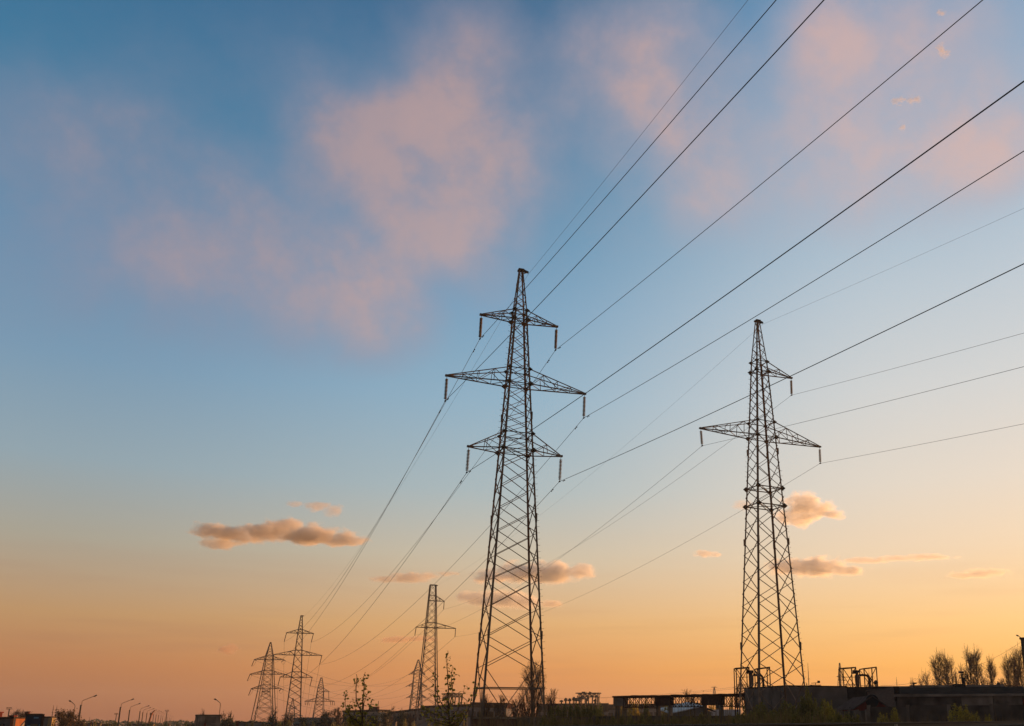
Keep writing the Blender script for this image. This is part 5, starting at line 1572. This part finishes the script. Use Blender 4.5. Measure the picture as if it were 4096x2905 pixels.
lit_house('grey_house', 'grey house with a sunlit orange end wall at the left edge', -30, 56, 104, 2868, 120, 'greywall', 'orangewall', ((9, 2852), (63, 2866)), ex1)
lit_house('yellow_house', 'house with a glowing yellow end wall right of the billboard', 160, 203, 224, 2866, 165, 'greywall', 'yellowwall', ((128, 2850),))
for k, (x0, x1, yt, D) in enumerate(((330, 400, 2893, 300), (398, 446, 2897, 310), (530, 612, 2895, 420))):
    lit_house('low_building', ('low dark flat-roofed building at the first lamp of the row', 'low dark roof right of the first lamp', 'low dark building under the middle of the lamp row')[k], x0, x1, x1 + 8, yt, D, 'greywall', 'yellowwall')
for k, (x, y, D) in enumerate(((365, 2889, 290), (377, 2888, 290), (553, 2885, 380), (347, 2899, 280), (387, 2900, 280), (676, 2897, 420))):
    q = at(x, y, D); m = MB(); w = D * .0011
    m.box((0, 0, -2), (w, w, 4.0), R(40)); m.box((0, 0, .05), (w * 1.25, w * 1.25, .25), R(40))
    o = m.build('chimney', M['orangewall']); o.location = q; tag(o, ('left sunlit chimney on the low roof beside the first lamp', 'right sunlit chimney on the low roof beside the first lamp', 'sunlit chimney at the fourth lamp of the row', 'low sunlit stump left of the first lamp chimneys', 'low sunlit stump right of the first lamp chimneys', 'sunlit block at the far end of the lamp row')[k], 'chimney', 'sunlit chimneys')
# mobile crane boom in the lamp row
q = at(604, 2856, 400); cr = thing('mobile_crane', 'orange telescopic crane boom among the lamps', 'crane', (at(594, 2895, 400).x, 400, ground_z(400))); e0 = at(594, 2897, 400) - V(cr.location); e1 = at(606, 2856, 400) - V(cr.location); e2 = at(619, 2842, 400) - V(cr.location)
m = MB(); m.bar((e0.x, 0, e0.z), (e1.x, 0, e1.z), .55); m.build('boom', M['orangewall'], cr); m = MB(); m.bar((e1.x, 0, e1.z), (e2.x, 0, e2.z), .35); m.box((e1.x, 0, e1.z), (1.0, .8, .8)); m.build('jib', M['orangewall'], cr)
m = MB(); m.box((e0.x + 1, 0, 2), (8, 2.6, 4)); m.build('carrier', M['greywall'], cr)

# billboard
a, b = at(104, 2859, 112), at(170, 2857.5, 112.9)
bb_ = thing('billboard', 'dark blue advertising billboard at the left edge, before the yellow house', 'billboard', (a.x, a.y, ground_z(112))); O = V(bb_.location)
L_, P = frame_of(a, b); Q = lambda s, o, z: P(s, o, z) - O; zt = a.z; zb_ = zt - 2.6
m = MB(); along_box(m, Q, 0, L_, zb_, zt, -.25, .0); m.build('panel', M['iron'], bb_)
m = MB(); along_box(m, Q, .12, L_ - .12, zb_ + .1, zt - .12, .003, .02); po = m.build('poster', M['poster'], bb_)
for (s0, s1, t0, t1, mt) in ((.50, .80, .10, .17, 'poster_light'), (.36, .80, .40, .50, 'poster_gold'), (.16, .36, .46, .51, 'poster_light'), (.40, .64, .56, .62, 'poster_light'), (.08, .28, .86, .90, 'poster_light'), (.88, .93, .42, .70, 'poster_light')):
    m = MB(); along_box(m, Q, L_ * s0, L_ * s1, zt - 2.6 * t1, zt - 2.6 * t0, .022, .03); m.build('print_block', M[mt], po)
m = MB(); along_box(m, Q, L_ + .003, L_ + .22, zb_ - .1, zt + .08, -.35, .06); along_box(m, Q, -.1, L_ + .0, zt + .003, zt + .12, -.3, .05); m.build('frame', M['rust'], bb_)
for s in (.25, .75):
    m = MB(); along_box(m, Q, L_ * s - .12, L_ * s + .12, O.z, zb_ - .003, -.24, -.02); m.build('leg', M['iron'], bb_)


# ------------------------------------------------------------------ low sunset clouds: real volumes far away, lit by sun and sky, the air's reddening painted into their tint
def cloud(label, blobs, D=3000.0, dens=.03, amp=1.0, nscale=1.0, lo=.30, hi=.62, seed=0, aniso=.62, tint=(1, .94, .84)):
    """blobs: (x, y, rx, ry) in the 2290 px photo"""
    k = 1.78865 / F * D
    cs = []
    for (x, y, rx, ry) in blobs:
        d = ray(x * 1.78865, y * 1.78865); p = V((0, 0, EYE)) + d * (D / d.y); s = d.length / 1.0 * k
        cs.append((p, rx * s, ry * s))
    o0 = sum((c[0] for c in cs), V((0, 0, 0))) / len(cs)
    pad = 1.45
    x0 = min(c[0].x - c[1] * pad for c in cs); x1 = max(c[0].x + c[1] * pad for c in cs)
    z0 = min(c[0].z - c[2] * pad for c in cs); z1 = max(c[0].z + c[2] * pad for c in cs)
    dy = max(min(c[1] * .75, c[2] * 2.2) for c in cs) * pad
    mb = MB(); mb.box(((x0 + x1) / 2 - o0.x, 0, (z0 + z1) / 2 - o0.z), (x1 - x0, 2 * dy, z1 - z0))
    m = bpy.data.materials.new('cloud_vapour'); m.use_nodes = True
    nt = m.node_tree; N, L = nt.nodes, nt.links
    N.remove(N['Principled BSDF'])
    tc = N.new('ShaderNodeTexCoord')
    ns = N.new('ShaderNodeTexNoise'); ns.inputs['Scale'].default_value = .040 * nscale; ns.inputs['Detail'].default_value = 5.5; ns.inputs['Roughness'].default_value = .58
    of = N.new('ShaderNodeVectorMath'); of.operation = 'ADD'; of.inputs[1].default_value = (seed * 173.0, seed * 31.0, 0)
    L.new(tc.outputs['Object'], of.inputs[0])
    sc_ = N.new('ShaderNodeVectorMath'); sc_.operation = 'MULTIPLY'; sc_.inputs[1].default_value = (.6, .6, 1.0)
    L.new(of.outputs[0], sc_.inputs[0]); L.new(sc_.outputs[0], ns.inputs['Vector'])
    tot = None
    for p, rx, rz in cs:
        mp = N.new('ShaderNodeMapping'); mp.vector_type = 'TEXTURE'
        mp.inputs['Location'].default_value = p - o0
        mp.inputs['Scale'].default_value = (rx * 1.4, min(rx * .75, rz * 2.2) * 1.4, rz * 1.4)
        L.new(tc.outputs['Object'], mp.inputs[0])
        g = N.new('ShaderNodeTexGradient'); g.gradient_type = 'SPHERICAL'; L.new(mp.outputs[0], g.inputs[0])
        if tot is None: tot = g.outputs[1]
        else:
            n = N.new('ShaderNodeMath'); n.operation = 'MAXIMUM'; L.new(tot, n.inputs[0]); L.new(g.outputs[1], n.inputs[1]); tot = n.outputs[0]
    a = N.new('ShaderNodeMath'); a.operation = 'MULTIPLY_ADD'; a.inputs[1].default_value = amp; a.inputs[2].default_value = -.5 * amp
    L.new(ns.outputs[0], a.inputs[0])
    b = N.new('ShaderNodeMath'); b.operation = 'ADD'; L.new(tot, b.inputs[0]); L.new(a.outputs[0], b.inputs[1])
    e0 = N.new('ShaderNodeMath'); e0.operation = 'MULTIPLY'; e0.use_clamp = True; e0.inputs[1].default_value = 8.0; L.new(tot, e0.inputs[0])
    mr = N.new('ShaderNodeMapRange'); mr.interpolation_type = 'SMOOTHSTEP'; L.new(b.outputs[0], mr.inputs[0])
    mr.inputs[1].default_value = lo; mr.inputs[2].default_value = hi; mr.inputs[4].default_value = dens
    fd = N.new('ShaderNodeMath'); fd.operation = 'MULTIPLY'; L.new(mr.outputs[0], fd.inputs[0]); L.new(e0.outputs[0], fd.inputs[1])
    pv = N.new('ShaderNodeVolumePrincipled'); pv.inputs['Color'].default_value = tuple(tint) + (1,); pv.inputs['Anisotropy'].default_value = aniso
    L.new(fd.outputs[0], pv.inputs['Density'])
    L.new(pv.outputs[0], N['Material Output'].inputs['Volume'])
    o = mb.build('cloud', m); o.location = o0
    tag(o, label, 'cloud', 'small low sunset clouds')
    return o


cloud('long grey and peach cloud low on the left, above the left pylons', [(470, 1184, 46, 17), (520, 1196, 62, 20), (585, 1192, 55, 22), (640, 1188, 60, 26), (700, 1197, 75, 24), (765, 1207, 62, 17), (500, 1216, 45, 12)], dens=0.038, amp=1.7, nscale=0.8, seed=1, aniso=.52)
cloud('small peach puff above the long grey and peach cloud', [(715, 1134, 30, 13), (745, 1142, 24, 15), (700, 1130, 20, 7), (655, 1128, 22, 7)], dens=0.022, amp=1.7, nscale=1.2, seed=2, aniso=.55)
cloud('faint peach streak between the left pylons and the tallest one', [(865, 1295, 40, 8), (915, 1292, 48, 11), (950, 1288, 34, 8), (1000, 1283, 30, 5)], dens=0.03, amp=1.7, lo=.16, hi=.55, nscale=1.2, seed=3, aniso=.55)
cloud('grey and orange cloud behind the lower body of the tallest pylon, upper one', [(1110, 1290, 62, 16), (1175, 1280, 66, 22), (1235, 1281, 64, 25), (1290, 1279, 46, 17)], dens=0.04, amp=1.7, nscale=0.8, lo=.25, tint=(1, .985, .94), seed=4, aniso=.5)
cloud('grey and orange cloud behind the lower body of the tallest pylon, lower one', [(1068, 1336, 48, 15), (1120, 1340, 62, 19), (1175, 1346, 44, 15)], dens=0.034, amp=1.7, nscale=0.8, lo=.22, tint=(1, .985, .94), seed=15, aniso=.5)
cloud('tiny orange cloud just right of the tallest pylon', [(1232, 1351, 26, 8)], dens=.04, lo=.2, seed=6, aniso=.5)
cloud('bright domed cloud beside the right-hand pylon', [(1800, 1132, 50, 34), (1780, 1155, 46, 32), (1828, 1140, 42, 24), (1862, 1150, 34, 12), (1880, 1156, 20, 7)], dens=0.036, amp=1.7, nscale=0.8, tint=(1, .985, .94), seed=7, aniso=.50)
cloud('faint grey wisp left of the right-hand pylon', [(1660, 1130, 26, 13)], dens=.012, amp=1.3, nscale=1.5, lo=.25, seed=8, aniso=.35)
cloud('long orange and grey cloud right of the right-hand pylon', [(1765, 1267, 50, 21), (1825, 1268, 66, 23), (1885, 1276, 56, 12), (1940, 1254, 60, 7), (2010, 1249, 70, 7), (2080, 1246, 60, 7)], dens=0.034, amp=1.7, nscale=1.2, lo=.26, tint=(1, .985, .94), seed=9, aniso=.46)
cloud('thin pale cloud near the right edge', [(2150, 1287, 34, 8), (2190, 1283, 42, 11), (2230, 1280, 30, 8)], dens=0.024, amp=1.7, nscale=1.2, lo=.25, tint=(1, .985, .94), seed=10, aniso=.45)
cloud('small orange cloud between the two large pylons', [(1578, 1239, 26, 8), (1600, 1241, 16, 5)], dens=.035, amp=1.7, nscale=1.2, lo=.2, tint=(1, .985, .94), seed=11, aniso=.5)
cloud('small pink cloud low over the left horizon', [(505, 1455, 24, 9), (522, 1450, 18, 10)], dens=.025, amp=1.7, lo=.22, nscale=1.2, tint=(1, .74, .52), seed=12, aniso=.55)
cloud('thin pinkish streak left of the flat-topped pylon', [(885, 1430, 44, 7), (935, 1429, 50, 6)], dens=0.03, amp=1.7, lo=.18, nscale=1.2, seed=13, aniso=.5, tint=(1, .76, .56))
cloud('ragged bright fleck high at the upper right, largest of the flecks', [(2103, 108, 14, 14), (2112, 120, 16, 12)], dens=0.03, amp=2.6, nscale=2.2, lo=0.42, hi=0.9, seed=21, aniso=.3)
cloud('bright fleck close to the top edge at the right', [(2105, 30, 13, 11)], dens=0.03, amp=2.6, nscale=2.2, lo=0.42, hi=0.9, seed=22, aniso=.3)
cloud('stretched bright fleck below the largest fleck', [(2010, 226, 20, 9), (2045, 223, 22, 8)], dens=0.03, amp=2.6, nscale=2.2, lo=0.42, hi=0.9, seed=23, aniso=.3)
cloud('tiny bright fleck below the stretched fleck', [(2018, 286, 11, 10)], dens=0.03, amp=2.6, nscale=2.2, lo=0.42, hi=0.9, seed=24, aniso=.3)


# ------------------------------------------------------------------ the evening air
hz = MB(); hz.box((0, 940, 22), (3600, 2220, 76))
hm = bpy.data.materials.new('evening_air'); hm.use_nodes = True
_n = hm.node_tree.nodes; _n.remove(_n['Principled BSDF'])
_v = _n.new('ShaderNodeVolumePrincipled'); _v.inputs['Color'].default_value = (.95, .93, .9, 1); _v.inputs['Density'].default_value = .0002; _v.inputs['Anisotropy'].default_value = .3
hm.node_tree.links.new(_v.outputs[0], _n['Material Output'].inputs['Volume'])
tag(hz.build('haze', hm), 'thin evening haze over the plain', 'haze', None, 'stuff')
